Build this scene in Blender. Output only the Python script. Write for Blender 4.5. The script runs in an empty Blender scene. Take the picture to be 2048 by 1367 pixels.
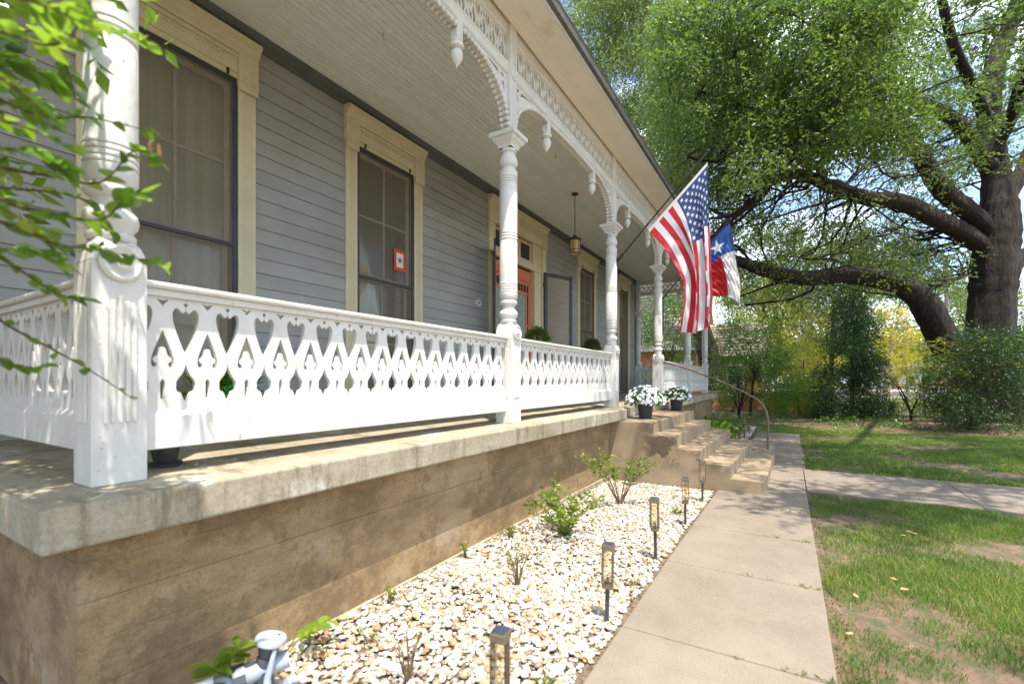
import bpy, bmesh, math, random
import numpy as np
from mathutils import Vector, Matrix

random.seed(7)
RNG = np.random.default_rng(11)
C = bpy.context.scene.collection
SC = bpy.context.scene
PI = math.pi

# ------------------------------------------------------------------ camera
CU, CV, CF, YAW = 1024.0, 760.8, 924.7, math.radians(30.95)
CC, CS = math.cos(YAW), math.sin(YAW)
cam = bpy.data.objects.new('camera', bpy.data.cameras.new('camera'))
C.objects.link(cam)
cam.location = (0, 0, 0)
cam.rotation_euler = (math.radians(90), 0, YAW - math.radians(90))
cam.data.sensor_width = 36
cam.data.lens = CF / 2048 * 36
cam.data.shift_y = (CV - 683.5) / 2048
cam.data.clip_start = 0.05
cam.data.clip_end = 2000
cam.data.dof.use_dof = True
cam.data.dof.focus_distance = 7
cam.data.dof.aperture_fstop = 1.7
SC.camera = cam

# ------------------------------------------------------------------ light
SUN = Vector((-0.85, -1.0, 3.75)).normalized()
w = bpy.data.worlds.new('World'); SC.world = w; w.use_nodes = True
nt = w.node_tree; nt.nodes.clear()
wo = nt.nodes.new('ShaderNodeOutputWorld'); bg = nt.nodes.new('ShaderNodeBackground')
sky = nt.nodes.new('ShaderNodeTexSky'); sky.sky_type = 'NISHITA'; sky.sun_disc = False
sky.sun_elevation = math.asin(SUN.z); sky.sun_rotation = math.atan2(SUN.x, SUN.y)
sky.air_density = 1.0; sky.dust_density = 1.2; sky.altitude = 100
tc = nt.nodes.new('ShaderNodeTexCoord'); mp = nt.nodes.new('ShaderNodeMapping'); mp.inputs['Scale'].default_value = (1, 1, 2.2)
nz = nt.nodes.new('ShaderNodeTexNoise'); nz.inputs['Scale'].default_value = 3.2; nz.inputs['Detail'].default_value = 7; nz.inputs['Roughness'].default_value = .58
cr = nt.nodes.new('ShaderNodeValToRGB'); cr.color_ramp.elements[0].position = .46; cr.color_ramp.elements[1].position = .62
mx = nt.nodes.new('ShaderNodeMix'); mx.data_type = 'RGBA'; mx.inputs['B'].default_value = (6.9, 7.4, 8.2, 1)
nt.links.new(tc.outputs['Generated'], mp.inputs['Vector']); nt.links.new(mp.outputs['Vector'], nz.inputs['Vector'])
nt.links.new(nz.outputs['Fac'], cr.inputs['Fac']); nt.links.new(cr.outputs['Color'], mx.inputs['Factor'])
nt.links.new(sky.outputs['Color'], mx.inputs['A']); nt.links.new(mx.outputs['Result'], bg.inputs['Color'])
bg.inputs['Strength'].default_value = 0.15
nt.links.new(bg.outputs['Background'], wo.inputs['Surface'])
sl = bpy.data.lights.new('sun', 'SUN'); sl.energy = 3.3; sl.angle = math.radians(.53); sl.color = (1, .94, .85)
so = bpy.data.objects.new('sun', sl); C.objects.link(so)
so.rotation_euler = SUN.to_track_quat('Z', 'Y').to_euler(); so.location = SUN * 60
SC.view_settings.view_transform = 'Standard'; SC.view_settings.look = 'None'
SC.view_settings.exposure = 1.42; SC.view_settings.gamma = 1
SC.render.engine = 'CYCLES'
SC.cycles.max_bounces = 7; SC.cycles.diffuse_bounces = 4; SC.cycles.glossy_bounces = 3
SC.cycles.transparent_max_bounces = 12; SC.cycles.transmission_bounces = 4
SC.cycles.use_denoising = True

# ------------------------------------------------------------------ helpers
def at(u, v, D):
    """photo-calibrated point at forward distance D"""
    r = (u - CU) / CF
    return Vector((D * (CC + r * CS), D * (CS - r * CC), D * (CV - v) / CF))
def at_x(X, u, v):
    d = at(u, v, 1.0); return d * (X / d.x)
def at_y(Y, u, v):
    d = at(u, v, 1.0); return d * (Y / d.y)
def gz(x):
    t = min(1, max(0, (x - 3) / 4)); return -1.45 - .06 * t * t * (3 - 2 * t)
def gzn(x):
    t = np.clip((x - 3) / 4, 0, 1); return -1.45 - .06 * t * t * (3 - 2 * t)

def N(t, kind, **kw):
    n = t.nodes.new(kind)
    for k, v in kw.items(): n.inputs[k].default_value = v
    return n
def ramp(t, fac, stops):
    r = t.nodes.new('ShaderNodeValToRGB')
    els = r.color_ramp.elements
    while len(els) < len(stops): els.new(.5)
    for e, (p, c) in zip(els, stops):
        e.position = p; e.color = (*c, 1) if len(c) == 3 else c
    t.links.new(fac, r.inputs['Fac']); return r.outputs['Color']
def mixc(t, fac, a, b, mode='MIX'):
    m = t.nodes.new('ShaderNodeMix'); m.data_type = 'RGBA'; m.blend_type = mode
    for s, v in (('Factor', fac), ('A', a), ('B', b)):
        if hasattr(v, 'links'): t.links.new(v, m.inputs[s])
        elif s == 'Factor': m.inputs[s].default_value = v
        else: m.inputs[s].default_value = (*v, 1)
    return m.outputs['Result']
def newmat(name):
    m = bpy.data.materials.new(name); m.use_nodes = True
    t = m.node_tree; t.nodes.clear()
    o = t.nodes.new('ShaderNodeOutputMaterial'); p = t.nodes.new('ShaderNodeBsdfPrincipled')
    t.links.new(p.outputs[0], o.inputs[0]); return m, t, p, o
def pos(t, scale=(1, 1, 1)):
    g = t.nodes.new('ShaderNodeNewGeometry'); mm = t.nodes.new('ShaderNodeMapping')
    mm.inputs['Scale'].default_value = scale
    t.links.new(g.outputs['Position'], mm.inputs['Vector']); return mm.outputs['Vector']
def noise(t, scale, stretch=(1, 1, 1), detail=5, rough=.6, out='Fac'):
    n = t.nodes.new('ShaderNodeTexNoise'); n.inputs['Scale'].default_value = scale
    n.inputs['Detail'].default_value = detail; n.inputs['Roughness'].default_value = rough
    t.links.new(pos(t, stretch), n.inputs['Vector']); return n.outputs[out]
def bump(t, p, h, strength, dist=.01, prev=None):
    b = t.nodes.new('ShaderNodeBump'); b.inputs['Strength'].default_value = strength; b.inputs['Distance'].default_value = dist
    t.links.new(h, b.inputs['Height'])
    if prev: t.links.new(prev, b.inputs['Normal'])
    t.links.new(b.outputs['Normal'], p.inputs['Normal']); return b.outputs['Normal']
def pmat(name, c1, c2=None, scale=6, rough=.6, bs=0, bscale=40, stretch=(1, 1, 1), lo=.35, hi=.65, metal=0, c3=None, s3=2, lo3=.55, hi3=.7, st3=(1, 1, 1), spec=.4, isl=None, orand=0):
    m, t, p, o = newmat(name)
    col = None
    if c2: col = ramp(t, noise(t, scale, stretch), [(lo, c1), (hi, c2)])
    if c3:
        f = ramp(t, noise(t, s3, st3, detail=8), [(lo3, (0, 0, 0)), (hi3, (1, 1, 1))])
        col = mixc(t, f, col if col else c1, c3)
    if isl:
        g = t.nodes.new('ShaderNodeNewGeometry')
        col = mixc(t, isl, col if col else c1, ramp(t, g.outputs['Random Per Island'], [(0, (.3, .3, .3)), (1, (1, 1, 1))]), 'MULTIPLY')
    if orand:
        oi = t.nodes.new('ShaderNodeObjectInfo'); col = mixc(t, 1.0, col if col else c1, ramp(t, oi.outputs['Random'], [(0, (1 - orand,) * 3), (1, (1, 1, 1))]), 'MULTIPLY')
    if col: t.links.new(col, p.inputs['Base Color'])
    else: p.inputs['Base Color'].default_value = (*c1, 1)
    p.inputs['Roughness'].default_value = rough; p.inputs['Metallic'].default_value = metal
    p.inputs['Specular IOR Level'].default_value = spec
    if bs: bump(t, p, noise(t, bscale, stretch, detail=4), bs, .006)
    return m

M = {}
M['white'] = pmat('white_paint', (.74, .72, .675), (.66, .64, .585), 6, .45, .35, 60, c3=(.60, .55, .46), s3=9, lo3=.66, hi3=.74)
def paint_chipped():
    m, t, p, o = newmat('chipped_white_paint')
    base = ramp(t, noise(t, 7, (1, 1, .5), 7, .75), [(.32, (.69, .68, .645)), (.52, (.64, .625, .58)), (.70, (.56, .53, .46))])
    chip = ramp(t, noise(t, 26, (1, 1, .6), 8, .7), [(.645, (0, 0, 0)), (.665, (1, 1, 1))])
    col = mixc(t, chip, base, (.42, .35, .25))
    t.links.new(col, p.inputs['Base Color']); p.inputs['Roughness'].default_value = .42
    n1 = bump(t, p, noise(t, 45, (1, 1, .7), 6), .55, .006)
    bump(t, p, chip, -.4, .003, n1); return m
M['chip'] = paint_chipped()
M['cream'] = pmat('cream_trim_paint', (.66, .585, .39), (.60, .53, .35), 5, .5, .3, 70, c3=(.46, .39, .26), s3=7, lo3=.64, hi3=.8)
M['siding'] = pmat('blue_grey_siding_paint', (.385, .39, .375), (.33, .335, .32), 2.2, .5, .45, 60, (.25, 1, 1), c3=(.30, .285, .24), s3=1.1, lo3=.45, hi3=.75, orand=.12)
M['trimgrey'] = pmat('dark_grey_trim', (.10, .105, .11), (.13, .135, .135), 3, .5, .1)
M['ceil'] = pmat('porch_ceiling_paint', (.88, .91, .87), (.85, .87, .82), 3, .5, .15, 50, (.3, 1, 1), orand=.06)
M['soffit'] = pmat('soffit_paint', (.84, .78, .67), (.79, .73, .62), 1.5, .55, .15, 40, c3=(.55, .45, .32), s3=1.7, lo3=.66, hi3=.8)
M['metal_edge'] = pmat('weathered_roof_edge', (.13, .12, .105), (.075, .07, .06), 5, .45, .3, 60)
M['roof'] = pmat('roof_shingle', (.12, .11, .10), (.08, .075, .07), 9, .8, .4)
def concrete_wall():
    m, t, p, o = newmat('board_formed_concrete')
    a = ramp(t, noise(t, 2.0, (.8, 1, 1.3), 10, .72), [(.30, (.165, .105, .052)), (.44, (.235, .158, .080)), (.56, (.34, .235, .125)), (.66, (.36, .285, .19)), (.8, (.28, .225, .145))])
    g = ramp(t, noise(t, 3.2, (1, 1, 1), 12, .8), [(.50, (0, 0, 0)), (.56, (1, 1, 1))])
    a = mixc(t, .6, a, mixc(t, g, a, (.155, .105, .052)))
    d = ramp(t, noise(t, 8, (1, 1, 1), 12, .85), [(.56, (0, 0, 0)), (.66, (1, 1, 1))])
    a = mixc(t, .55, a, mixc(t, d, a, (.10, .066, .035)))
    a = mixc(t, .8, a, ramp(t, noise(t, 75, (1, 1, 1), 6, .85), [(.35, (.68, .66, .62)), (.65, (1.22, 1.2, 1.15))]), 'MULTIPLY')
    t.links.new(a, p.inputs['Base Color']); p.inputs['Roughness'].default_value = .85
    n1 = bump(t, p, noise(t, 14, (.8, 1, 1.2), 8, .75), .35, .008)
    bump(t, p, noise(t, 120, (1, 1, 1), 8, .8), .6, .004, n1); return m
M['plinth'] = pmat('sunlit_plinth_concrete', (.38, .32, .22), (.24, .18, .10), 3, .85, .5, 60, stretch=(.5, 1, 1.5), c3=(.46, .41, .31), s3=4, lo3=.5, hi3=.65)  # lighter than the wall: sunlight along its foot is put into this colour
M['found'] = concrete_wall()
def slab_edge():
    m, t, p, o = newmat('weathered_slab_concrete')
    a = ramp(t, noise(t, 2.4, (.6, 1, 1), 8, .65), [(.32, (.27, .225, .15)), (.55, (.38, .335, .25)), (.75, (.21, .165, .10))])
    dr = ramp(t, noise(t, 9, (1, .3, .16), 7, .7), [(.52, (0, 0, 0)), (.64, (1, 1, 1))])
    a = mixc(t, .6, a, mixc(t, dr, a, (.13, .10, .055)))
    wh = ramp(t, noise(t, 5.5, (.6, .4, .5), 6, .6), [(.58, (0, 0, 0)), (.66, (1, 1, 1))])
    a = mixc(t, .7, a, mixc(t, wh, a, (.58, .56, .50)))
    a = mixc(t, .8, a, ramp(t, noise(t, 55, (1, 1, .8), 8, .85), [(.36, (.62, .58, .50)), (.56, (1.08, 1.07, 1.05))]), 'MULTIPLY')
    t.links.new(a, p.inputs['Base Color']); p.inputs['Roughness'].default_value = .75
    bump(t, p, noise(t, 60, (1, 1, 1), 8, .7), .5, .004); return m
M['slab'] = slab_edge()
M['floor'] = pmat('porch_floor_paint', (.58, .55, .47), (.66, .63, .55), 1.5, .6, .3, 40, c3=(.44, .39, .30), s3=3, lo3=.52, hi3=.75)
def steps_mat():
    m, t, p, o = newmat('pebbledash_step_concrete')
    a = ramp(t, noise(t, 2.5, (1, 1, 1), 6), [(.3, (.28, .20, .12)), (.7, (.40, .305, .20))])
    s = ramp(t, noise(t, 220, (1, 1, 1), 2), [(.40, (.6, .6, .6)), (.6, (1.1, 1.1, 1.1))])
    a = mixc(t, .8, a, s, 'MULTIPLY')
    # dark mildew: patches on the rough near side of the steps
    g = t.nodes.new('ShaderNodeNewGeometry'); sx = t.nodes.new('ShaderNodeSeparateXYZ'); t.links.new(g.outputs['Position'], sx.inputs[0])
    mr = N(t, 'ShaderNodeMapRange'); mr.inputs['From Min'].default_value = -1.32; mr.inputs['From Max'].default_value = -1.08; t.links.new(sx.outputs['Z'], mr.inputs['Value'])
    mx_ = N(t, 'ShaderNodeMapRange'); mx_.inputs['From Min'].default_value = 7.1; mx_.inputs['From Max'].default_value = 6.8; t.links.new(sx.outputs['X'], mx_.inputs['Value'])
    my = N(t, 'ShaderNodeMapRange'); my.inputs['From Min'].default_value = 1.95; my.inputs['From Max'].default_value = 1.7; t.links.new(sx.outputs['Y'], my.inputs['Value'])
    m1 = t.nodes.new('ShaderNodeMath'); m1.operation = 'MULTIPLY'; t.links.new(mr.outputs[0], m1.inputs[0]); t.links.new(mx_.outputs[0], m1.inputs[1])
    m3 = t.nodes.new('ShaderNodeMath'); m3.operation = 'MULTIPLY'; t.links.new(m1.outputs[0], m3.inputs[0]); t.links.new(my.outputs[0], m3.inputs[1])
    nn = mixc(t, 1.0, ramp(t, noise(t, 4.2, (1, 1, 1), 6, .65), [(.43, (0, 0, 0)), (.50, (1, 1, 1))]), ramp(t, noise(t, 90, (1, 1, 1), 3, .8), [(.36, (1, 1, 1)), (.66, (.35, .35, .35))]), 'MULTIPLY')
    m2 = t.nodes.new('ShaderNodeMath'); m2.operation = 'MULTIPLY'; t.links.new(m3.outputs[0], m2.inputs[0]); t.links.new(nn, m2.inputs[1])
    a = mixc(t, m2.outputs[0], a, (.022, .016, .009))
    t.links.new(a, p.inputs['Base Color']); p.inputs['Roughness'].default_value = .9
    bump(t, p, noise(t, 190, (1, 1, 1), 3), .9, .006); return m
M['step'] = steps_mat()
def walk_mat():
    m, t, p, o = newmat('buff_walk_concrete')
    a = ramp(t, noise(t, 1.3, (1, 1, 1), 7), [(.3, (.20, .163, .122)), (.7, (.26, .217, .167))])
    s = ramp(t, noise(t, 130, (1, 1, 1), 4, .9), [(.40, (.55, .52, .50)), (.52, (1.0, 1.0, 1.0)), (.64, (1.25, 1.22, 1.18))])
    a = mixc(t, .55, a, mixc(t, ramp(t, noise(t, 2.2, (1, 1, 1), 9, .75), [(.45, (0, 0, 0)), (.7, (1, 1, 1))]), a, (.15, .115, .08)))
    a = mixc(t, .6, a, s, 'MULTIPLY')
    st = ramp(t, noise(t, 11, (1, 1, 1), 4), [(.70, (0, 0, 0)), (.74, (1, 1, 1))])
    a = mixc(t, .25, a, mixc(t, st, a, (.40, .35, .28)))
    t.links.new(a, p.inputs['Base Color']); p.inputs['Roughness'].default_value = .85
    vo = t.nodes.new('ShaderNodeTexVoronoi'); vo.feature = 'DISTANCE_TO_EDGE'; vo.inputs['Scale'].default_value = .55
    nn_ = noise(t, 3, (1, 1, 1), 6, .7, 'Color'); mv = t.nodes.new('ShaderNodeMix'); mv.data_type = 'RGBA'; mv.inputs['Factor'].default_value = .22
    t.links.new(pos(t), mv.inputs['A']); t.links.new(nn_, mv.inputs['B']); t.links.new(mv.outputs['Result'], vo.inputs['Vector'])
    ck = ramp(t, vo.outputs['Distance'], [(.0, (.35, .35, .35)), (.0014, (0, 0, 0))])
    t.links.new(mixc(t, ck, a, (.10, .075, .05)), p.inputs['Base Color'])
    bump(t, p, noise(t, 230, (1, 1, 1), 3), .5, .004); return m
M['walk'] = walk_mat()
def ground_mat():
    m, t, p, o = newmat('lawn_soil')
    soil = ramp(t, noise(t, 9, (1, 1, 1), 8, .7), [(.3, (.13, .078, .050)), (.7, (.29, .185, .125))])
    grass = ramp(t, noise(t, 60, (1, 1, 1), 6, .8), [(.35, (.05, .07, .02)), (.65, (.15, .14, .06))])
    f = ramp(t, noise(t, 6, (1, 1, 1), 9, .8), [(.46, (0, 0, 0)), (.56, (1, 1, 1))])
    t.links.new(mixc(t, f, soil, grass), p.inputs['Base Color']); p.inputs['Roughness'].default_value = .95
    bump(t, p, noise(t, 40, (1, 1, 1), 8, .7), .9, .03); return m
M['ground'] = ground_mat()
M['mulch'] = pmat('leaf_litter_soil', (.10, .062, .038), (.24, .155, .10), 14, .95, .9, 30, c3=(.30, .17, .10), s3=30, lo3=.6, hi3=.66)
M['gravelbase'] = pmat('gravel_bed_soil', (.07, .048, .028), (.20, .15, .10), 30, .9, .6, 50)
def island_mat(name, stops, rough=.6, bs=.3, bsc=60, spec=.4):
    m, t, p, o = newmat(name)
    g = t.nodes.new('ShaderNodeNewGeometry'); oi = t.nodes.new('ShaderNodeObjectInfo')
    ad = t.nodes.new('ShaderNodeMath'); ad.operation = 'ADD'; t.links.new(g.outputs['Random Per Island'], ad.inputs[0]); t.links.new(oi.outputs['Random'], ad.inputs[1])
    fr = t.nodes.new('ShaderNodeMath'); fr.operation = 'FRACT'; t.links.new(ad.outputs[0], fr.inputs[0])
    c = ramp(t, fr.outputs[0], stops)
    s = ramp(t, noise(t, 55, (1, 1, 1), 4), [(.3, (.8, .76, .7)), (.7, (1.05, 1.05, 1.05))])
    t.links.new(mixc(t, .8, c, s, 'MULTIPLY'), p.inputs['Base Color'])
    p.inputs['Roughness'].default_value = rough; p.inputs['Specular IOR Level'].default_value = spec
    if bs: bump(t, p, noise(t, bsc, (1, 1, 1), 4), bs, .004)
    return m
M['pebble'] = island_mat('river_pebbles', [(0, (.70, .67, .61)), (.30, (.55, .50, .42)), (.48, (.64, .60, .53)), (.60, (.42, .32, .20)), (.70, (.34, .19, .075)), (.77, (.48, .37, .23)), (.86, (.20, .16, .125)), (.92, (.50, .43, .34)), (1, (.66, .63, .58))], .55)
def leaf_mat(name, stops, trans=.45, tcol=(.30, .42, .05), rough=.38, spec=.5):
    m, t, p, o = newmat(name)
    g = t.nodes.new('ShaderNodeNewGeometry')
    oi = t.nodes.new('ShaderNodeObjectInfo')
    ad = t.nodes.new('ShaderNodeMath'); ad.operation = 'ADD'; t.links.new(g.outputs['Random Per Island'], ad.inputs[0]); t.links.new(oi.outputs['Random'], ad.inputs[1])
    fr = t.nodes.new('ShaderNodeMath'); fr.operation = 'FRACT'; t.links.new(ad.outputs[0], fr.inputs[0])
    c = ramp(t, fr.outputs[0], stops)
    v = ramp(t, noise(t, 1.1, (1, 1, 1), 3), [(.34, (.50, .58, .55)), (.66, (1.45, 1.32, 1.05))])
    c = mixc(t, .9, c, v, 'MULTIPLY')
    t.links.new(c, p.inputs['Base Color']); p.inputs['Roughness'].default_value = rough
    p.inputs['Specular IOR Level'].default_value = spec
    tr = t.nodes.new('ShaderNodeBsdfTranslucent'); t.links.new(mixc(t, .6, c, tcol), tr.inputs['Color'])
    ms = t.nodes.new('ShaderNodeMixShader'); ms.inputs[0].default_value = trans
    t.links.new(p.outputs[0], ms.inputs[1]); t.links.new(tr.outputs[0], ms.inputs[2]); t.links.new(ms.outputs[0], o.inputs[0])
    return m
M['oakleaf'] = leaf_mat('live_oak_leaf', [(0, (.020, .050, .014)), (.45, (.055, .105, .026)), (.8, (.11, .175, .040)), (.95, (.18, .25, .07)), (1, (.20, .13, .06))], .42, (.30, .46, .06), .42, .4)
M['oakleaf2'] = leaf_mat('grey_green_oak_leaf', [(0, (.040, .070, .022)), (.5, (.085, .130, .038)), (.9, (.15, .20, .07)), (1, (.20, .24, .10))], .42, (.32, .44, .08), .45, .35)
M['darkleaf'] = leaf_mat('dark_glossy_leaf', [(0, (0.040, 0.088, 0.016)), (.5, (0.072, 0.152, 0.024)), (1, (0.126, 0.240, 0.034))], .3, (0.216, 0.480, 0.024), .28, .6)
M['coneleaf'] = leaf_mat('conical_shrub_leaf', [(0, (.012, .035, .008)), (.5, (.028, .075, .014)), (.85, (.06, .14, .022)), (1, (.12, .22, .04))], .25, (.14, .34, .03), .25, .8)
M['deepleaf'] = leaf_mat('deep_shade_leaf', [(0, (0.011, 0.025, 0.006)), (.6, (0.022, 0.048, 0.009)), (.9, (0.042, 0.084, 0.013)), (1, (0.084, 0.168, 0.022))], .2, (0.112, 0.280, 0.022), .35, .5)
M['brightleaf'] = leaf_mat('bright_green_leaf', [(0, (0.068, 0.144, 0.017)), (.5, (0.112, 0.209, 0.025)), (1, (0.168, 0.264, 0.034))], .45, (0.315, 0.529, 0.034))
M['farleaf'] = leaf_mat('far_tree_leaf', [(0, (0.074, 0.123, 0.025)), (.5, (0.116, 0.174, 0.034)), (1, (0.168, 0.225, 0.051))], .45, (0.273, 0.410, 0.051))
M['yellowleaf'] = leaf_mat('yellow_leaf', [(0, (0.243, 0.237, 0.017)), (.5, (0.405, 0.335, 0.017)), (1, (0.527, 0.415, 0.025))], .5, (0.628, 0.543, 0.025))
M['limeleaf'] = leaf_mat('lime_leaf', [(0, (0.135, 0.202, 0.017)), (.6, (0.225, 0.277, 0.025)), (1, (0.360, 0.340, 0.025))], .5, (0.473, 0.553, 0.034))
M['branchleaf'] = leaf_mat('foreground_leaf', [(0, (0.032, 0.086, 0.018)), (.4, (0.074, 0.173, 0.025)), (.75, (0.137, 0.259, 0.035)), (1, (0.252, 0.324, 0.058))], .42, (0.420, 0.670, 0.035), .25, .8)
M['weed'] = leaf_mat('weed_leaf', [(0, (0.094, 0.182, 0.021)), (.6, (0.160, 0.256, 0.030)), (1, (0.254, 0.301, 0.043))], .45, (0.375, 0.502, 0.043))
M['grass'] = leaf_mat('grass_blade', [(0, (.060, .135, .020)), (.4, (.125, .22, .034)), (.72, (.22, .31, .055)), (.82, (.29, .31, .12)), (.92, (.36, .28, .14)), (1, (.20, .13, .07))], .4, (0.215, 0.415, 0.041), .45)
M['bark'] = None
def bark_mat(name, c1, c2):
    m, t, p, o = newmat(name)
    n_ = noise(t, 5, (2.4, 2.4, .55), 9, .7)
    c = ramp(t, n_, [(.40, c1), (.60, c2)])
    mo = ramp(t, noise(t, 1.6, (1, 1, 1), 5), [(.5, (0, 0, 0)), (.7, (1, 1, 1))])
    c = mixc(t, .35, c, mixc(t, mo, c, (.10, .10, .06)))
    t.links.new(c, p.inputs['Base Color']); p.inputs['Roughness'].default_value = .95
    n1 = bump(t, p, n_, 1.0, .12); bump(t, p, noise(t, 16, (1.6, 1.6, .5), 6, .7), .9, .06, n1); return m
M['bark'] = bark_mat('oak_bark', (.004, .0028, .002), (.050, .031, .020))
M['twig'] = pmat('twig_bark', (.10, .062, .038), (.17, .115, .075), 20, .9, .3)
M['palebark'] = pmat('pale_bark', (.26, .20, .14), (.36, .30, .22), 8, .9, .4)
M['black'] = pmat('black_painted_metal', (.02, .02, .022), rough=.4)
M['navy'] = pmat('dark_frame_paint', (.035, .037, .045), (.05, .05, .056), 6, .45, .15)
M['sash'] = pmat('taupe_sash_paint', (.38, .31, .245), (.32, .26, .20), 7, .55, .3, 70)
M['curtain'] = pmat('sheer_curtain', (.88, .78, .62), (.78, .68, .54), 3, .85, .2, 60)
M['interior'] = pmat('dim_room', (.06, .055, .05), rough=.9)
def glass_mat(name, tint, glossf=.12, alpha=.8):
    m, t, p, o = newmat(name)
    tr = t.nodes.new('ShaderNodeBsdfTransparent'); tr.inputs['Color'].default_value = (*tint, 1)
    gl = t.nodes.new('ShaderNodeBsdfGlossy'); gl.inputs['Roughness'].default_value = .04
    lw = t.nodes.new('ShaderNodeFresnel'); lw.inputs['IOR'].default_value = 1.45
    ad = t.nodes.new('ShaderNodeMath'); ad.operation = 'ADD'; t.links.new(lw.outputs[0], ad.inputs[0]); ad.inputs[1].default_value = glossf - .04
    ms = t.nodes.new('ShaderNodeMixShader'); t.links.new(ad.outputs[0], ms.inputs[0])
    t.links.new(tr.outputs[0], ms.inputs[1]); t.links.new(gl.outputs[0], ms.inputs[2]); t.links.new(ms.outputs[0], o.inputs[0])
    return m
M['glass'] = glass_mat('window_glass', (.86, .87, .82), .06)
M['lampglass'] = glass_mat('solar_lamp_plastic', (.975, .955, .89), .10)
M['darkglass'] = pmat('dark_glass', (.025, .03, .04), rough=.12, spec=.6)
def screen_mat(name, col, a):
    m, t, p, o = newmat(name)
    tr = t.nodes.new('ShaderNodeBsdfTransparent'); df = t.nodes.new('ShaderNodeBsdfDiffuse'); df.inputs['Color'].default_value = (*col, 1)
    ms = t.nodes.new('ShaderNodeMixShader'); ms.inputs[0].default_value = a
    t.links.new(tr.outputs[0], ms.inputs[1]); t.links.new(df.outputs[0], ms.inputs[2]); t.links.new(ms.outputs[0], o.inputs[0]); return m
M['screen'] = screen_mat('insect_screen', (.34, .30, .23), .24)
M['screen2'] = screen_mat('storm_door_screen', (.42, .36, .28), .42)
M['orange'] = pmat('coral_orange_paint', (.66, .20, .11), (.58, .17, .09), 4, .4, .15)
M['lace'] = pmat('green_tinted_door_glass', (.16, .22, .17), (.45, .50, .42), 45, .3, .3, 60, lo=.45, hi=.62)
M['bronze'] = pmat('bronze_metal', (.055, .04, .025), (.09, .065, .04), 20, .45, .2, metal=.6)
M['amber'] = pmat('amber_seeded_glass', (.62, .47, .22), (.50, .36, .14), 18, .25, .2)
M['solar'] = pmat('solar_panel', (.025, .04, .075), rough=.2, spec=.6)
M['stakemetal'] = pmat('champagne_metal', (.26, .215, .15), (.20, .165, .115), 30, .35, .1, metal=.65)
M['stake'] = pmat('dark_plastic_stake', (.055, .05, .055), rough=.5)
M['pot'] = pmat('dark_grey_pot', (.035, .037, .043), (.045, .047, .053), 5, .5)
M['flower'] = pmat('white_petal', (.82, .84, .86), rough=.7, isl=.25)
M['rust'] = pmat('rusty_pipe', (.15, .095, .065), (.24, .18, .14), 18, .6, .3, metal=.25)
M['pvc'] = pmat('white_pvc', (.82, .82, .80), rough=.35)
M['greyplastic'] = pmat('pale_grey_plastic', (.36, .40, .45), (.29, .33, .38), 14, .4)
M['darkplastic'] = pmat('dark_grey_plastic', (.07, .08, .095), rough=.35)
M['foil'] = pmat('green_foil', (.01, .36, .03), (.08, .70, .10), 40, .15, 1.0, 26, metal=.35)
M['brick'] = pmat('orange_tan_brick', (.52, .27, .12), (.44, .21, .09), 14, .85, .5, 30, c3=(.50, .36, .22), s3=2, lo3=.5, hi3=.7)
M['tile'] = pmat('pale_roof_shingle', (.50, .41, .32), (.36, .27, .20), 7, .8, .4, 30, (1, 1, 1), isl=.35)
M['tan'] = pmat('tan_house_trim', (.55, .40, .22), (.50, .36, .20), 4, .6)
M['farwhite'] = pmat('far_white_wall', (.70, .70, .70), rough=.7)
M['asphalt'] = pmat('asphalt', (.06, .06, .06), (.05, .05, .05), 20, .9, .3)
M['curb'] = pmat('pale_kerb_concrete', (.45, .43, .40), (.38, .36, .33), 3, .85, .2)
M['red'] = pmat('red_enamel', (.45, .035, .02), rough=.4)
M['pole'] = pmat('utility_pole_wood', (.11, .085, .07), (.16, .12, .10), 12, .9, .4, stretch=(1, 1, .2))
M['deadleaf'] = pmat('fallen_leaf_brown', (.50, .27, .12), (.58, .36, .18), 20, .8, .2)
M['litter'] = pmat('dry_leaf_crumbs', (.20, .12, .06), (.11, .065, .035), 30, .9, isl=.5)
M['cutwood'] = pmat('cut_branch_end', (.36, .27, .16), (.24, .17, .10), 20, .8)
M['cloth_red'] = pmat('banner_red_cloth', (.55, .07, .05), rough=.8)
M['cloth_white'] = pmat('banner_white_cloth', (.72, .68, .6), rough=.8)
M['cloth_blue'] = pmat('banner_grey_blue_cloth', (.10, .14, .18), rough=.8)

# ------------------------------------------------------------------ object helpers
OFF = {}
def off_of(o):
    v = Vector((0, 0, 0))
    while o is not None:
        v += Vector(o.location); o = o.parent
    return v
def thing(name, label, cat, loc=(0, 0, 0), group=None, kind=None):
    o = bpy.data.objects.new(name, None); C.objects.link(o); o.location = loc; o.empty_display_size = .1
    if label: o['label'] = label
    if cat: o['category'] = cat
    if group: o['group'] = group
    if kind: o['kind'] = kind
    return o
def tag(o, label=None, cat=None, group=None, kind=None):
    for k, v in (('label', label), ('category', cat), ('group', group), ('kind', kind)):
        if v: o[k] = v
    return o

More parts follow.
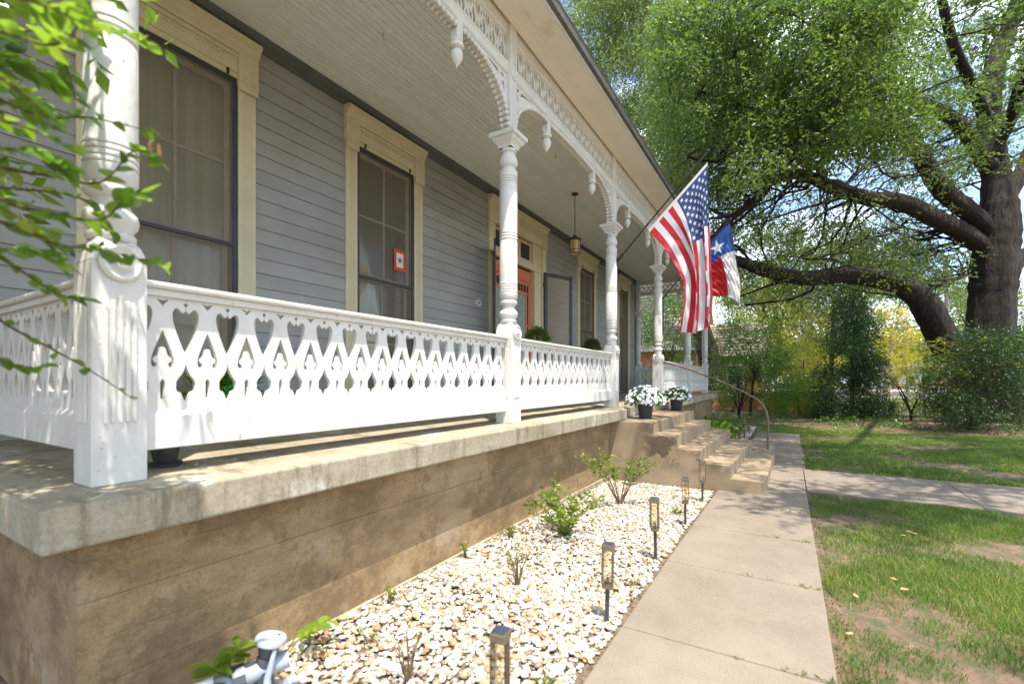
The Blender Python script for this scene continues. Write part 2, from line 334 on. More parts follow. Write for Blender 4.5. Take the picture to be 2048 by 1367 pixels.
class MB:
    def __init__(s): s.v = []; s.f = []
    def add(s, vs, fs):
        b = len(s.v); s.v += [tuple(p) for p in vs]; s.f += [tuple(b + i for i in f) for f in fs]; return s
    def box(s, x0, x1, y0, y1, z0, z1):
        return s.add([(x0, y0, z0), (x1, y0, z0), (x1, y1, z0), (x0, y1, z0), (x0, y0, z1), (x1, y0, z1), (x1, y1, z1), (x0, y1, z1)],
                     [(0, 3, 2, 1), (4, 5, 6, 7), (0, 1, 5, 4), (1, 2, 6, 5), (2, 3, 7, 6), (3, 0, 4, 7)])
    def prism(s, pts, axis, a0, a1):
        """polygon pts (2D) extruded along axis; 'x': pts=(y,z); 'y': pts=(x,z); 'z': pts=(x,y)"""
        n = len(pts)
        def mk(a, p): return {'x': (a, p[0], p[1]), 'y': (p[0], a, p[1]), 'z': (p[0], p[1], a)}[axis]
        vs = [mk(a0, p) for p in pts] + [mk(a1, p) for p in pts]
        fs = [tuple(range(n)), tuple(range(2 * n - 1, n - 1, -1))] + [(i, n + i, n + (i + 1) % n, (i + 1) % n) for i in range(n)]
        return s.add(vs, fs)
    def lathe(s, prof, c=(0, 0), seg=20):
        """prof = [(r,z)...] about vertical axis through c"""
        n = len(prof); vs = []
        for r, z in prof:
            for k in range(seg):
                a = 2 * PI * k / seg; vs.append((c[0] + r * math.cos(a), c[1] + r * math.sin(a), z))
        fs = [(i * seg + k, i * seg + (k + 1) % seg, (i + 1) * seg + (k + 1) % seg, (i + 1) * seg + k) for i in range(n - 1) for k in range(seg)]
        fs += [tuple(range(seg - 1, -1, -1)), tuple((n - 1) * seg + k for k in range(seg))]
        return s.add(vs, fs)
    def tube(s, path, rad, seg=8):
        path = [Vector(p) for p in path]; n = len(path)
        if not hasattr(rad, '__len__'): rad = [rad] * n
        vs = []; up = Vector((0, 0, 1)); prev = None
        for i, p in enumerate(path):
            d = (path[min(i + 1, n - 1)] - path[max(i - 1, 0)]).normalized()
            if prev is None:
                a = d.cross(up)
                if a.length < .05: a = d.cross(Vector((1, 0, 0)))
            else: a = prev - d * prev.dot(d)
            a.normalize(); prev = a; b = d.cross(a)
            for k in range(seg):
                t = 2 * PI * k / seg; vs.append(p + (a * math.cos(t) + b * math.sin(t)) * rad[i])
        fs = [(i * seg + k, i * seg + (k + 1) % seg, (i + 1) * seg + (k + 1) % seg, (i + 1) * seg + k) for i in range(n - 1) for k in range(seg)]
        fs += [tuple(range(seg - 1, -1, -1)), tuple((n - 1) * seg + k for k in range(seg))]
        return s.add(vs, fs)
    def ball(s, c, r, seg=10, rings=6):
        if not hasattr(r, '__len__'): r = (r, r, r)
        vs = [(c[0], c[1], c[2] - r[2])]
        for i in range(1, rings):
            ph = -PI / 2 + PI * i / rings
            for k in range(seg):
                a = 2 * PI * k / seg
                vs.append((c[0] + r[0] * math.cos(ph) * math.cos(a), c[1] + r[1] * math.cos(ph) * math.sin(a), c[2] + r[2] * math.sin(ph)))
        vs.append((c[0], c[1], c[2] + r[2])); L = len(vs) - 1
        fs = [(0, 1 + (k + 1) % seg, 1 + k) for k in range(seg)]
        for i in range(rings - 2):
            for k in range(seg): a = 1 + i * seg; fs.append((a + k, a + (k + 1) % seg, a + seg + (k + 1) % seg, a + seg + k))
        a = 1 + (rings - 2) * seg
        fs += [(a + k, a + (k + 1) % seg, L) for k in range(seg)]
        return s.add(vs, fs)
    def build(s, name, mat, parent=None, smooth=False, bev=0, seg=2, local=False):
        me = bpy.data.meshes.new(name)
        o = bpy.data.objects.new(name, me); C.objects.link(o)
        vs = s.v
        if parent is not None:
            if not local:
                q = off_of(parent); vs = [(a - q.x, b - q.y, c - q.z) for a, b, c in vs]
            o.parent = parent
        me.from_pydata(vs, [], s.f); me.update()
        me.materials.append(mat)
        if smooth:
            me.polygons.foreach_set('use_smooth', [True] * len(me.polygons))
            if smooth != 'all': me.set_sharp_from_angle(angle=math.radians(42))
        if bev:
            b = o.modifiers.new('bevel', 'BEVEL'); b.width = bev; b.segments = seg; b.limit_method = 'ANGLE'; b.angle_limit = math.radians(35)
        return o
def piece(name, me, parent, loc, rot=None, scale=None):
    """an object sharing mesh `me` placed at world loc under parent"""
    o = bpy.data.objects.new(name, me); C.objects.link(o)
    if parent is not None: o.parent = parent; o.location = Vector(loc) - off_of(parent)
    else: o.location = loc
    if rot: o.rotation_euler = rot
    if scale: o.scale = scale
    return o
def kids(o): return [c for c in bpy.data.objects if c.parent == o]
CHILD = {}
def copy_tree(o, loc=None, label=None, rotz=None, parent=None):
    c = o.copy(); C.objects.link(c)
    if parent is not None: c.parent = parent
    if loc is not None: c.location = loc
    if rotz is not None: c.rotation_euler.z = rotz
    if label: c['label'] = label
    for k in [q for q in o.children]: copy_tree(k, parent=c)
    return c
def cut_board(name, outer, holes, depth, mat):
    """sawn board: 2D outline with holes in (x,z), thickness depth centred on y=0; returns mesh"""
    cu = bpy.data.curves.new(name, 'CURVE'); cu.dimensions = '2D'; cu.fill_mode = 'BOTH'; cu.extrude = depth / 2
    for pl in [outer] + holes:
        sp = cu.splines.new('POLY'); sp.points.add(len(pl) - 1)
        for q, p in zip(sp.points, pl): q.co = (p[0], p[1], 0, 1)
        sp.use_cyclic_u = True
    ob = bpy.data.objects.new('tmp', cu)
    me = bpy.data.meshes.new_from_object(ob); me.name = name
    bpy.data.objects.remove(ob); bpy.data.curves.remove(cu)
    me.transform(Matrix(((1, 0, 0, 0), (0, 0, -1, 0), (0, 1, 0, 0), (0, 0, 0, 1))))
    me.materials.clear(); me.materials.append(mat)
    return me
def mesh_np(name, verts, faces, mat, parent=None, k=None, smooth=False):
    me = bpy.data.meshes.new(name)
    verts = np.asarray(verts, np.float32); faces = np.asarray(faces, np.int32); k = faces.shape[1]
    if parent is not None:
        q = off_of(parent); verts = verts - np.array([q.x, q.y, q.z], np.float32)
    me.vertices.add(len(verts)); me.vertices.foreach_set('co', verts.ravel())
    me.loops.add(faces.size); me.loops.foreach_set('vertex_index', faces.ravel())
    me.polygons.add(len(faces)); me.polygons.foreach_set('loop_start', np.arange(0, faces.size, k, dtype=np.int32))
    if smooth: me.polygons.foreach_set('use_smooth', np.ones(len(faces), bool))
    me.update(); me.validate(); me.materials.append(mat)
    o = bpy.data.objects.new(name, me); C.objects.link(o)
    if parent is not None: o.parent = parent
    return o
def rvec(n):
    a = RNG.normal(size=(n, 3)); return a / np.linalg.norm(a, axis=1, keepdims=True)
def leaf_geo(P, A, size, width=.42, up=None):
    """leaves: base P (n,3), axis A (n,3) unit; returns verts, faces (4-gon diamond folded -> 2 tris each)"""
    n = len(P); R = rvec(n)
    if up is not None: R = R * (1 - up) + np.array([0, 0, 1.0]) * up
    S = np.cross(A, R); S /= np.linalg.norm(S, axis=1, keepdims=True) + 1e-6
    Nn = np.cross(S, A)
    L = (size * RNG.uniform(.65, 1.3, n))[:, None]
    v0 = P; v1 = P + A * L * .45 + S * L * width * .5 + Nn * L * .07; v2 = P + A * L; v3 = P + A * L * .45 - S * L * width * .5 + Nn * L * .07
    V = np.stack([v0, v1, v2, v3], 1).reshape(-1, 3)
    b = np.arange(n)[:, None] * 4
    F = np.concatenate([b + np.array([[0, 1, 2]]), b + np.array([[0, 2, 3]])], 1).reshape(-1, 3)
    return V, F
def sprays(centers, dirs, length, nleaf, size, width=.42, up=None, droop=.3):
    """each spray: nleaf leaves along an axis"""
    n = len(centers); t = RNG.uniform(0, 1, (n, nleaf, 1)); ax = dirs[:, None, :]
    p = centers[:, None, :] + ax * t * length
    p[..., 2] -= (t[..., 0] ** 2) * length * droop
    a = ax + RNG.normal(size=(n, nleaf, 3)) * .75; a /= np.linalg.norm(a, axis=2, keepdims=True)
    return leaf_geo(p.reshape(-1, 3), a.reshape(-1, 3), size, width, up)
def clump_centers(cl, per, rad, squash=.7):
    cl = np.asarray(cl); n = len(cl)
    g = RNG.normal(size=(n, per, 3)); g /= np.linalg.norm(g, axis=2, keepdims=True)
    g *= (RNG.uniform(0, 1, (n, per, 1)) ** (1 / 2.2)) * rad * RNG.uniform(.6, 1.3, (n, 1, 1)); g[..., 2] *= squash
    return (cl[:, None, :] + g).reshape(-1, 3), (g / (np.linalg.norm(g, axis=2, keepdims=True) + 1e-6)).reshape(-1, 3)
def region(u0, v0, u1, v1, D0, D1, n, mask=None):
    out = []
    while len(out) < n:
        u = random.uniform(u0, u1); v = random.uniform(v0, v1)
        if mask and not mask(u, v): continue
        p = at(u, v, random.uniform(D0, D1))
        if p.x < 19 and p.y > 1.0 and p.z < 5.4: continue   # never inside the porch
        out.append(tuple(p))
    return out
def crown(name, cl, per, rad, size, mat, parent, nleaf=8, length=.35, droop=.3, squash=.7, width=.42, down=0.0):
    P, G = clump_centers(cl, per, rad, squash)
    d = G * .6 + rvec(len(P)) * .6; d[:, 2] -= down; d /= np.linalg.norm(d, axis=1, keepdims=True)
    V, F = sprays(P, d, length, nleaf, size, width, None, droop)
    return mesh_np(name, V, F, mat, parent)

# ------------------------------------------------------------------ dimensions
WZ, CEIL, SLT, SLB, SLY, WY, FY = -1.5, 3.74, -.44, -.60, 2.17, 2.33, 5.0   # ground, ceiling, slab top/bottom/front, foundation face, house face
CX = [.735, 4.07, 7.36, 10.55, 14.1, 17.3]; CW = .194; CY = 2.445
XEND = 17.55

# ================================================================== GROUND
def sheet(name, x0, x1, y0, y1, z, mat, nx=1, ny=1, parent=None, follow=False):
    xs = np.linspace(x0, x1, nx + 1); ys = np.linspace(y0, y1, ny + 1)
    X, Y = np.meshgrid(xs, ys, indexing='ij'); Z = (gzn(X) + z) if follow else np.full_like(X, z)
    V = np.stack([X, Y, Z], -1).reshape(-1, 3)
    i, j = np.meshgrid(np.arange(nx), np.arange(ny), indexing='ij'); a = (i * (ny + 1) + j).ravel()
    F = np.stack([a, a + ny + 1, a + ny + 2, a + 1], 1)
    return mesh_np(name, V, F, mat, parent)
xs = list(np.linspace(-6, 12, 37)); xs = [-400] + xs + [400]
vs = []; fs = []
ys = [-400, 400]
for x in xs:
    for y in ys: vs.append((x, y, gz(x) - .004))
for i in range(len(xs) - 1): fs.append((2 * i, 2 * i + 2, 2 * i + 3, 2 * i + 1))
g = MB(); g.add(vs, fs); tag(g.build('ground', M['ground']), kind='structure')

# leaf litter strip under the hedge
pts = []
for i in range(40):
    t = i / 39; y = 6 - 22 * t; pts.append((17.2 + .5 * math.sin(i * 1.3) + .3 * math.sin(i * 3.1) + 1.3 * max(0, -y - 2) * .12, y))
for i in range(40):
    t = i / 39; y = -16 + 22 * t; pts.append((25.5 + .6 * math.sin(i * 1.1), y))
g = MB(); n = len(pts); g.add([(x, y, gz(x) + .004) for x, y in pts], [tuple(range(n))]); tag(g.build('mulch_bed', M['mulch']), kind='structure')

# ---- front walk: separate cast slabs
walk = thing('walkway', 'buff concrete front walk', None, (0, 0, WZ), kind='structure')
walk.pop('label', None) if 'label' in walk else None
def slab_piece(x0, x1, y0, y1):
    z0, z1 = gz(x0), gz(x1); g = 0.004; t = .035
    b = MB(); x0 += g; x1 -= g; y0 += g; y1 -= g
    b.add([(x0, y0, z0 - .08), (x1, y0, z1 - .08), (x1, y1, z1 - .08), (x0, y1, z0 - .08), (x0, y0, z0 + t), (x1, y0, z1 + t), (x1, y1, z1 + t), (x0, y1, z0 + t)],
          [(0, 3, 2, 1), (4, 5, 6, 7), (0, 1, 5, 4), (1, 2, 6, 5), (2, 3, 7, 6), (3, 0, 4, 7)])
    return b.build('slab', M['walk'], walk, bev=.007)
jx = [-3.05, -1.92, -.79, .35, 1.48, 2.62, 3.77, 4.9, 6.02, 7.1]
for a, b in zip(jx, jx[1:]): slab_piece(a, b, -.2, .835)
slab_piece(7.1, 9.15, -.2, .835)
jx2 = [9.15, 10.3, 11.5, 12.7, 13.9, 15.05]
for a, b in zip(jx2, jx2[1:]): slab_piece(a, b, -.24, .8)
jy = [-.2, -1.95, -3.7, -5.4, -7.1, -8.8, -10.5, -12.2]
for a, b in zip(jy, jy[1:]): slab_piece(7.34, 9.13, b, a)

b = MB(); b.add([(-3, -.19, gz(0) - .001), (3, -.19, gz(3) - .001), (3, .82, gz(3) - .001), (-3, .82, gz(0) - .001)], [(0, 1, 2, 3)]); b.build('joint_soil', M['mulch'], walk)
# ---- far street
def strip(name, D0, D1, z, mat):
    # a band crossing the view far away, runs along y
    x0, x1 = D0, D1
    b = MB(); b.add([(x0, -160, z), (x1, -160, z), (x1, 60, z), (x0, 60, z)], [(0, 1, 2, 3)]); return tag(b.build(name, mat), kind='structure')
strip('far_sidewalk', 52, 54, WZ + .004, M['curb'])
b = MB(); b.box(60, 60.2, -160, 60, WZ - .05, WZ + .10); tag(b.build('kerb', M['curb']), kind='structure')
strip('street', 60.2, 70, WZ + .004, M['asphalt'])
strip('driveway', 84, 98, WZ + .008, M['curb'])

# ================================================================== HOUSE
house = thing('porch_house', 'blue-grey clapboard Victorian house with white gingerbread porch on a concrete base', 'house', (0, FY, WZ))

# windows / door spans on the front wall
WIN = [(1.40, 2.87), (4.06, 5.53), (11.75, 13.2), (15.2, 16.55)]
DOOR = (7.42, 9.85)
openings = sorted(WIN + [DOOR])
# siding boards, each one a piece
def board(x0, x1, z):
    h = .162
    b = MB(); b.prism([(FY - .026, z), (FY - .008, z + h + .012), (FY + .01, z + h + .012), (FY + .01, z)], 'x', x0, x1)
    return b.build('siding_board', M['siding'], house)
segs = []; x = -1.6
for a, b_ in openings: segs.append((x, a)); x = b_
segs.append((x, XEND - .12))
z = -.44
while z < 3.58:
    for a, b_ in segs:
        if b_ - a > .05:
            if b_ - a > 1.6 and random.random() < .35:
                m_ = random.uniform(a + .5, b_ - .5); board(a, m_ - .001, z); board(m_ + .001, b_, z)
            else: board(a, b_, z)
    z += .162
b = MB(); b.box(XEND - .12, XEND, FY - .04, FY + .03, -.44, 3.6); b.build('corner_board', M['trimgrey'], house)
# dark crown trim where wall meets ceiling
b = MB(); b.prism([(FY + .01, 3.60), (FY - .035, 3.60), (FY - .04, 3.65), (FY - .075, 3.67), (FY - .08, 3.70), (FY - .11, 3.738), (FY + .01, 3.738)], 'x', -1.6, XEND)
b.build('crown_moulding', M['trimgrey'], house)
# inner shell
b = MB(); b.box(-1.8, XEND + .5, FY + .9, FY + 8, WZ, 5.5); b.build('inner_wall', M['interior'], house)
b = MB(); b.box(XEND - .02, XEND + .0, FY + .012, FY + .9, WZ, 5.5); b.build('end_wall', M['siding'], house)
b = MB(); b.box(-1.8, XEND, FY + .012, FY + .9, WZ, -.46); b.build('floor_joist_band', M['interior'], house)
b = MB(); b.box(-1.8, XEND, FY + .012, FY + .9, 3.745, 3.80); b.build('room_ceiling', M['interior'], house)

# porch ceiling boards (beaded, run along the porch)
xb0 = 2.75
y = CY + .17; k = 0
pit = .078
while y < FY - .02:
    y1 = min(y + pit, FY)
    b = MB(); g_ = .006
    b.prism([(y + g_, 3.752), (y + g_, CEIL + .003), (y + g_ + .008, CEIL), (y + pit * .5 - .004, CEIL), (y + pit * .5, CEIL + .005), (y + pit * .5 + .004, CEIL), (y1 - .004, CEIL), (y1, CEIL + .004), (y1, 3.752)], 'x', xb0, XEND - .02)
    b.build('ceiling_board', M['ceil'], house); y += pit
b = MB(); b.box(-1.8, XEND, CY + .1, FY + .05, 3.754, 3.79); b.build('ceiling_deck', M['ceil'], house)
b = MB(); b.box(-1.6, xb0 - .002, CY + .17, FY, CEIL - .004, 3.752); b.build('ceiling_panel', M['ceil'], house)
# inner beam face hugging the frieze
b = MB(); b.box(.3, XEND + .2, CY + .12, CY + .165, 3.60, 3.752); b.build('beam_trim', M['white'], house)
# soffit, fascia, edge, roof
b = MB(); b.prism([(2.06, 3.705), (CY + .12, 3.745), (CY + .12, 3.765), (2.06, 3.73)], 'x', .2, XEND + .55); b.build('soffit', M['soffit'], house)
b = MB(); b.prism([(CY + .03, 3.70), (CY - .045, 3.728), (CY - .05, 3.742), (CY + .03, 3.743)], 'x', .3, XEND + .2); b.build('soffit_moulding', M['soffit'], house)
b = MB(); b.prism([(CY - .12, 3.722), (CY - .15, 3.716), (CY - .15, 3.732), (CY - .12, 3.736)], 'x', .3, XEND + .2); b.build('soffit_moulding', M['soffit'], house)
b = MB(); b.box(.2, XEND + .55, 2.028, 2.058, 3.675, 3.75); b.build('fascia', M['white'], house, bev=.004)
b = MB(); b.prism([(2.024, 3.690), (1.985, 3.700), (1.985, 3.770), (2.05, 3.785), (2.05, 3.752), (2.024, 3.75)], 'x', .18, XEND + .57); b.build('drip_edge', M['metal_edge'], house)
b = MB(); b.prism([(2.0, 3.79), (FY + 3, 5.6), (FY + 3, 5.72), (1.99, 3.83)], 'x', .17, XEND + .6); b.build('porch_roof', M['roof'], house)
for u_, y_ in ((5.2, 0), (8.9, 0), (12.3, 0)):
    b = MB(); b.box(u_, u_ + .004, 2.065, CY - .16, 3.7035, 3.7250); 
# hooks in the ceiling
for x_, y_ in ((3.55, 3.75), (6.9, 3.3), (11.2, 3.1)):
    b = MB(); b.tube([(x_, y_, CEIL), (x_, y_, CEIL - .05), (x_ + .015, y_, CEIL - .075), (x_ + .03, y_, CEIL - .055)], .003, 5); b.build('ceiling_hook', M['black'], house)

# ---- window builder
def window(x0, x1, zb=-.43, ztop=3.16):
    cw = .185; ix0, ix1 = x0 + cw, x1 - cw; f = FY - .045
    b = MB(); b.box(x0, ix0, f, FY + .05, zb, 3.12); b.box(ix1, x1, f, FY + .05, zb, 3.12)
    b.box(ix0 - .001, ix1 + .001, f + .004, FY + .05, ztop, 3.43)
    wn = b.build('window', M['cream'], house, bev=.005)
    # shallow flutes on the casings
    for xa in (x0 + .035, x1 - cw + .035):
        b = MB()
        for k in range(5): b.box(xa + k * .024, xa + k * .024 + .016, f - .004, f + .001, zb, 3.03)
        b.build('casing_flutes', M['cream'], wn)
    b = MB(); b.prism([(FY + .02, 3.43), (FY - .06, 3.43), (FY - .065, 3.455), (FY - .09, 3.475), (FY - .10, 3.52), (FY - .135, 3.545), (FY - .14, 3.585), (FY + .02, 3.60)], 'x', x0 - .02, x1 + .02); b.build('cap', M['cream'], wn)
    for xa in (x0 - .012, x1 - cw - .008):
        b = MB(); b.box(xa, xa + cw + .02, FY - .075, FY + .02, 3.09, 3.432)
        for q in range(2):
            for k in range(6): b.box(xa + .028 + q * .09, xa + .088 + q * .09, FY - .083, FY - .074, 3.13 + k * .048, 3.148 + k * .048)
        b.prism([(FY - .076, 3.045), (FY - .076, 3.0895), (FY - .045, 3.0895)], 'x', xa, xa + cw + .02)
        b.build('corbel', M['cream'], wn, bev=.003)
    b = MB(); nb = int((ix1 - ix0 - .08) / .062)
    for k in range(nb): b.ball((ix0 + .05 + (k + .5) * (ix1 - ix0 - .1) / nb, FY - .046, 3.345), (.02, .016, .024), 8, 5)
    b.box(ix0, ix1, FY - .056, FY - .04, 3.375, 3.40); b.box(ix0, ix1, FY - .056, FY - .04, 3.215, 3.235)
    b.build('bead_row', M['cream'], wn, smooth=True)
    # dark screen frame
    s = .045; g = MB(); fy = FY - .03
    g.box(ix0, ix0 + s, fy, fy + .03, zb, ztop); g.box(ix1 - s, ix1, fy, fy + .03, zb, ztop); g.box(ix0 + s, ix1 - s, fy, fy + .03, ztop - s, ztop); g.box(ix0 + s, ix1 - s, fy - .004, fy + .03, 1.40, 1.435)
    g.build('screen_frame', M['navy'], wn, bev=.003)
    sc = MB(); sc.box(ix0 + s, ix1 - s, fy + .012, fy + .014, zb, ztop - s); sc.build('screen', M['screen'], wn)
    # sashes
    a0, a1 = ix0 + .05, ix1 - .05; m_ = (a0 + a1) / 2
    for (za, zc, yy) in ((1.42, ztop - .05, FY + .035), (zb + .05, 1.46, FY + .075)):
        g = MB(); r = .055; g.box(a0, a0 + r, yy, yy + .035, za, zc); g.box(a1 - r, a1, yy, yy + .035, za, zc)
        g.box(a0 + r, a1 - r, yy, yy + .035, za, za + r); g.box(a0 + r, a1 - r, yy, yy + .035, zc - r, zc)
        mv = m_; g.box(mv - .013, mv + .013, yy + .004, yy + .03, za + r, zc - r); mz = (za + zc) / 2; g.box(a0 + r, mv - .013, yy + .006, yy + .03, mz - .012, mz + .012); g.box(mv + .013, a1 - r, yy + .006, yy + .03, mz - .012, mz + .012)
        g.build('sash', M['sash'], wn)
        for xa, xb in ((a0 + r, mv - .013), (mv + .013, a1 - r)):
            for q0, q1 in ((za + r, mz - .012), (mz + .012, zc - r)):
                p = MB(); p.box(xa, xb, yy + .014, yy + .018, q0, q1); p.build('pane', M['glass'], wn)
    # hooks above the screen
    for xa in (ix0 + .12, ix1 - .12):
        h = MB(); h.box(xa, xa + .018, FY - .062, FY - .044, ztop - .005, ztop + .055); h.build('hanger_clip', M['black'], wn)
    return wn
clab = ['sheer pleated curtain in the tall window behind the corner column', 'sheer pleated curtain in the window with the red star banner',
        'sheer curtain in the first window beyond the front door', 'sheer curtain in the last window at the far end of the porch']
for wi, (x0, x1) in enumerate(WIN):
    window(x0, x1)
    nx, nzz = 150, 3; X = np.linspace(x0 + .2, x1 - .2, nx); V = []
    for j, zz in enumerate(np.linspace(-.42, 3.14, nzz + 1)):
        ph = X * 38 + wi; yy = FY + .16 + .045 * np.sin(ph + .8 * np.sin(X * 9 + wi)) + .014 * np.sin(ph * 2.3 + j * .6)
        gap = np.exp(-((X - (x0 + x1) / 2 - .05 * wi) / .05) ** 2) * .05
        V.append(np.stack([X, yy + gap, np.full(nx, zz)], 1))
    V = np.concatenate(V); F = np.array([(j * nx + i, j * nx + i + 1, (j + 1) * nx + i + 1, (j + 1) * nx + i) for j in range(nzz) for i in range(nx - 1)])
    o = mesh_np('curtain', V, F, M['curtain'], smooth=True); tag(o, clab[wi], 'curtain', 'sheer curtains in the porch windows')
# star banner in the second window
bn = thing('star_banner', 'small red-bordered white banner with a grey star hanging in a window', 'banner', (5.03, FY - .034, 1.9))
def star_pts(cx, cz, r, rot=0, ri=.4):
    return [(cx + (r if k % 2 == 0 else r * ri) * math.sin(rot + k * PI / 5), cz + (r if k % 2 == 0 else r * ri) * math.cos(rot + k * PI / 5)) for k in range(10)]
bx, bz = 5.03, 1.78
b = MB(); b.box(bx - .115, bx + .115, FY - .040, FY - .036, bz - .16, bz + .16); b.build('border_cloth', M['cloth_red'], bn)
b = MB(); b.box(bx - .068, bx + .068, FY - .0435, FY - .0405, bz - .105, bz + .105); b.build('centre_cloth', M['cloth_white'], bn)
b = MB(); b.prism(star_pts(bx, bz, .058), 'y', FY - .0465, FY - .044); b.build('star', M['cloth_blue'], bn)
b = MB(); b.tube([(bx - .12, FY - .038, bz + .165), (bx + .12, FY - .038, bz + .165)], .006, 6); b.build('rod', M['twig'], bn)
b = MB(); b.tube([(bx - .11, FY - .038, bz + .17), (bx, FY - .038, bz + .34), (bx + .11, FY - .038, bz + .17)], .0025, 5); b.build('string', M['black'], bn)

# ---- door
def doorway():
    x0, x1 = DOOR; cw = .19; f = FY - .045; ztop = 3.12
    b = MB(); b.box(x0, x0 + cw, f, FY + .06, SLT, 3.12); b.box(x1 - cw, x1, f, FY + .06, SLT, 3.12); b.box(x0 + cw - .001, x1 - cw + .001, f + .004, FY + .06, ztop, 3.43)
    b.box(x0 + cw, x1 - cw, FY - .02, FY + .08, 2.50, 2.64)
    fr = b.build('door_frame', M['cream'], house, bev=.005)
    for jx0, jx1, jz0, jz1 in ((x0 + cw, 7.62, SLT, 2.5), (9.34, x1 - cw, SLT, 2.5), (x0 + cw, 7.70, 2.64, 3.119), (9.26, x1 - cw, 2.64, 3.119)):
        b = MB(); b.box(jx0, jx1, FY - .005, FY + .15, jz0, jz1); b.build('jamb', M['cream'], fr, bev=.006)
    b = MB(); b.prism([(FY + .02, 3.43), (FY - .06, 3.43), (FY - .065, 3.455), (FY - .09, 3.475), (FY - .10, 3.52), (FY - .135, 3.545), (FY - .14, 3.585), (FY + .02, 3.60)], 'x', x0 - .02, x1 + .02); b.build('cap', M['cream'], fr)
    for xa in (x0 - .012, x1 - cw - .008):
        b = MB(); b.box(xa, xa + cw + .02, FY - .075, FY + .02, 3.09, 3.432)
        for q in range(2):
            for k in range(6): b.box(xa + .028 + q * .09, xa + .088 + q * .09, FY - .083, FY - .074, 3.13 + k * .048, 3.148 + k * .048)
        b.build('corbel', M['cream'], fr, bev=.003)
    b = MB(); nb = 34
    for k in range(nb): b.ball((x0 + .25 + (k + .5) * (x1 - x0 - .5) / nb, FY - .046, 3.345), (.02, .016, .024), 8, 5)
    b.build('bead_row', M['cream'], fr, smooth=True)
    # transom: three lights
    xs_ = [7.70, 8.22, 8.74, 9.26]
    for a, c in zip(xs_, xs_[1:]):
        g = MB(); r = .05; ya, yb = FY + .05, FY + .085
        g.box(a, a + r, ya, yb, 2.66, 3.1); g.box(c - r, c, ya, yb, 2.66, 3.1); g.box(a + r, c - r, ya, yb, 2.66, 2.71); g.box(a + r, c - r, ya, yb, 3.05, 3.1)
        g.build('transom_sash', M['cream'], fr); p = MB(); p.box(a + r, c - r, FY + .064, FY + .07, 2.71, 3.05); p.build('pane', M['darkglass'], fr)
    # two coral leaves
    for (a, c, hinge) in ((7.63, 8.475, 0), (8.485, 9.33, 1)):
        ya, yb = FY + .09, FY + .135; top = 2.47
        g = MB(); st = .1
        big0, big1 = (a + .17, c - .23) if hinge else (a + .23, c - .17)
        sm0, sm1 = (c - .185, c - .115) if hinge else (a + .115, a + .185)
        zb_, zt_ = .35, 1.92
        # solid leaf as frame pieces around the openings
        lo_, hi_ = sorted((big0, sm0)), sorted((big1, sm1)); 
        L0, L1, R0, R1 = (big0, big1, sm0, sm1) if hinge else (sm0, sm1, big0, big1)
        g.box(a, c, ya, yb, SLT + .01, zb_); g.box(a, c, ya, yb, 2.14, top); g.box(a, c, ya, yb, zt_, 1.98)
        g.box(a, L0, ya, yb, zb_, zt_); g.box(L1, R0, ya, yb, zb_, zt_); g.box(R1, c, ya, yb, zb_, zt_)
        g.box(a, a + .1, ya, yb, 1.98, 2.14); g.box(c - .1, c, ya, yb, 1.98, 2.14)
        ns = 5; w_ = (c - a - .2) / ns
        for k in range(ns): g.box(a + .1 + k * w_, a + .1 + k * w_ + .02, ya, yb, 1.98, 2.14)
        # moulding proud of the leaf
        g.box(a + .03, c - .03, ya - .012, ya + .001, 2.30, 2.33); g.box(a + .05, c - .05, ya - .02, ya + .001, 2.20, 2.215)
        for k in range(16): g.box(a + .1 + k * (c - a - .2) / 16, a + .1 + k * (c - a - .2) / 16 + .02, ya - .014, ya + .001, 2.222, 2.245)
        g.box(a + .1, c - .1, ya - .015, ya + .001, -.25, .2)
        dl = g.build('door', M['orange'], house, bev=.003)
        p = MB(); p.box(big0, big1, ya + .015, ya + .02, zb_, zt_); p.build('door_glass', M['lace'], dl)
        for (z0, z1) in ((zb_, 1.0), (1.04, 1.22), (1.26, zt_)):
            p = MB(); p.box(sm0, sm1, ya + .012, ya + .018, z0, z1); p.build('side_light', M['darkglass'], dl)
            p = MB(); p.box(sm0, sm1, ya, ya + .03, z1, z1 + .04); p.build('glazing_bar', M['orange'], dl)
        p = MB(); p.box(a + .1, c - .1, ya + .02, ya + .025, 1.98, 2.14); p.build('top_lights', M['darkglass'], dl)
        if hinge: h = MB(); h.ball((a + .06, ya - .045, .62), .03); h.tube([(a + .06, ya, .62), (a + .06, ya - .04, .62)], .01); h.build('door_knob', M['bronze'], dl, smooth=True)
    # storm doors (dark screened leaves) standing open
    def storm(hx, hy, ang, wd):
        g = MB(); z0, z1 = SLT + .03, 2.54; r = .085
        g.box(0, r, -.018, .018, z0, z1); g.box(wd - r, wd, -.018, .018, z0, z1); g.box(r, wd - r, -.018, .018, z1 - r, z1); g.box(r, wd - r, -.018, .018, z0, z0 + .25)
        ca, sa = math.cos(ang), math.sin(ang)
        rot = lambda L: [(hx + x * ca - y * sa, hy + x * sa + y * ca, z) for x, y, z in L]
        g.v = rot(g.v); d = g.build('storm_door', M['navy'], house, bev=.004)
        s = MB(); s.box(r, wd - r, -.003, .003, z0 + .25, z1 - r); s.v = rot(s.v); s.build('screen', M['screen2'], d)
        for zz in (2.2, .9):
            q = MB(); q.box(-.03, .03, -.03, .0, zz, zz + .1); q.v = rot(q.v); q.build('hinge', M['black'], d)
        if wd > .8:
            q = MB(); q.box(r + .06, r + .2, -.006, -.0035, .95, 1.08); q.box(r + .075, r + .185, -.007, -.0055, .965, 1.065); q.v = rot(q.v); q.build('sticker', M['screen2'], d)
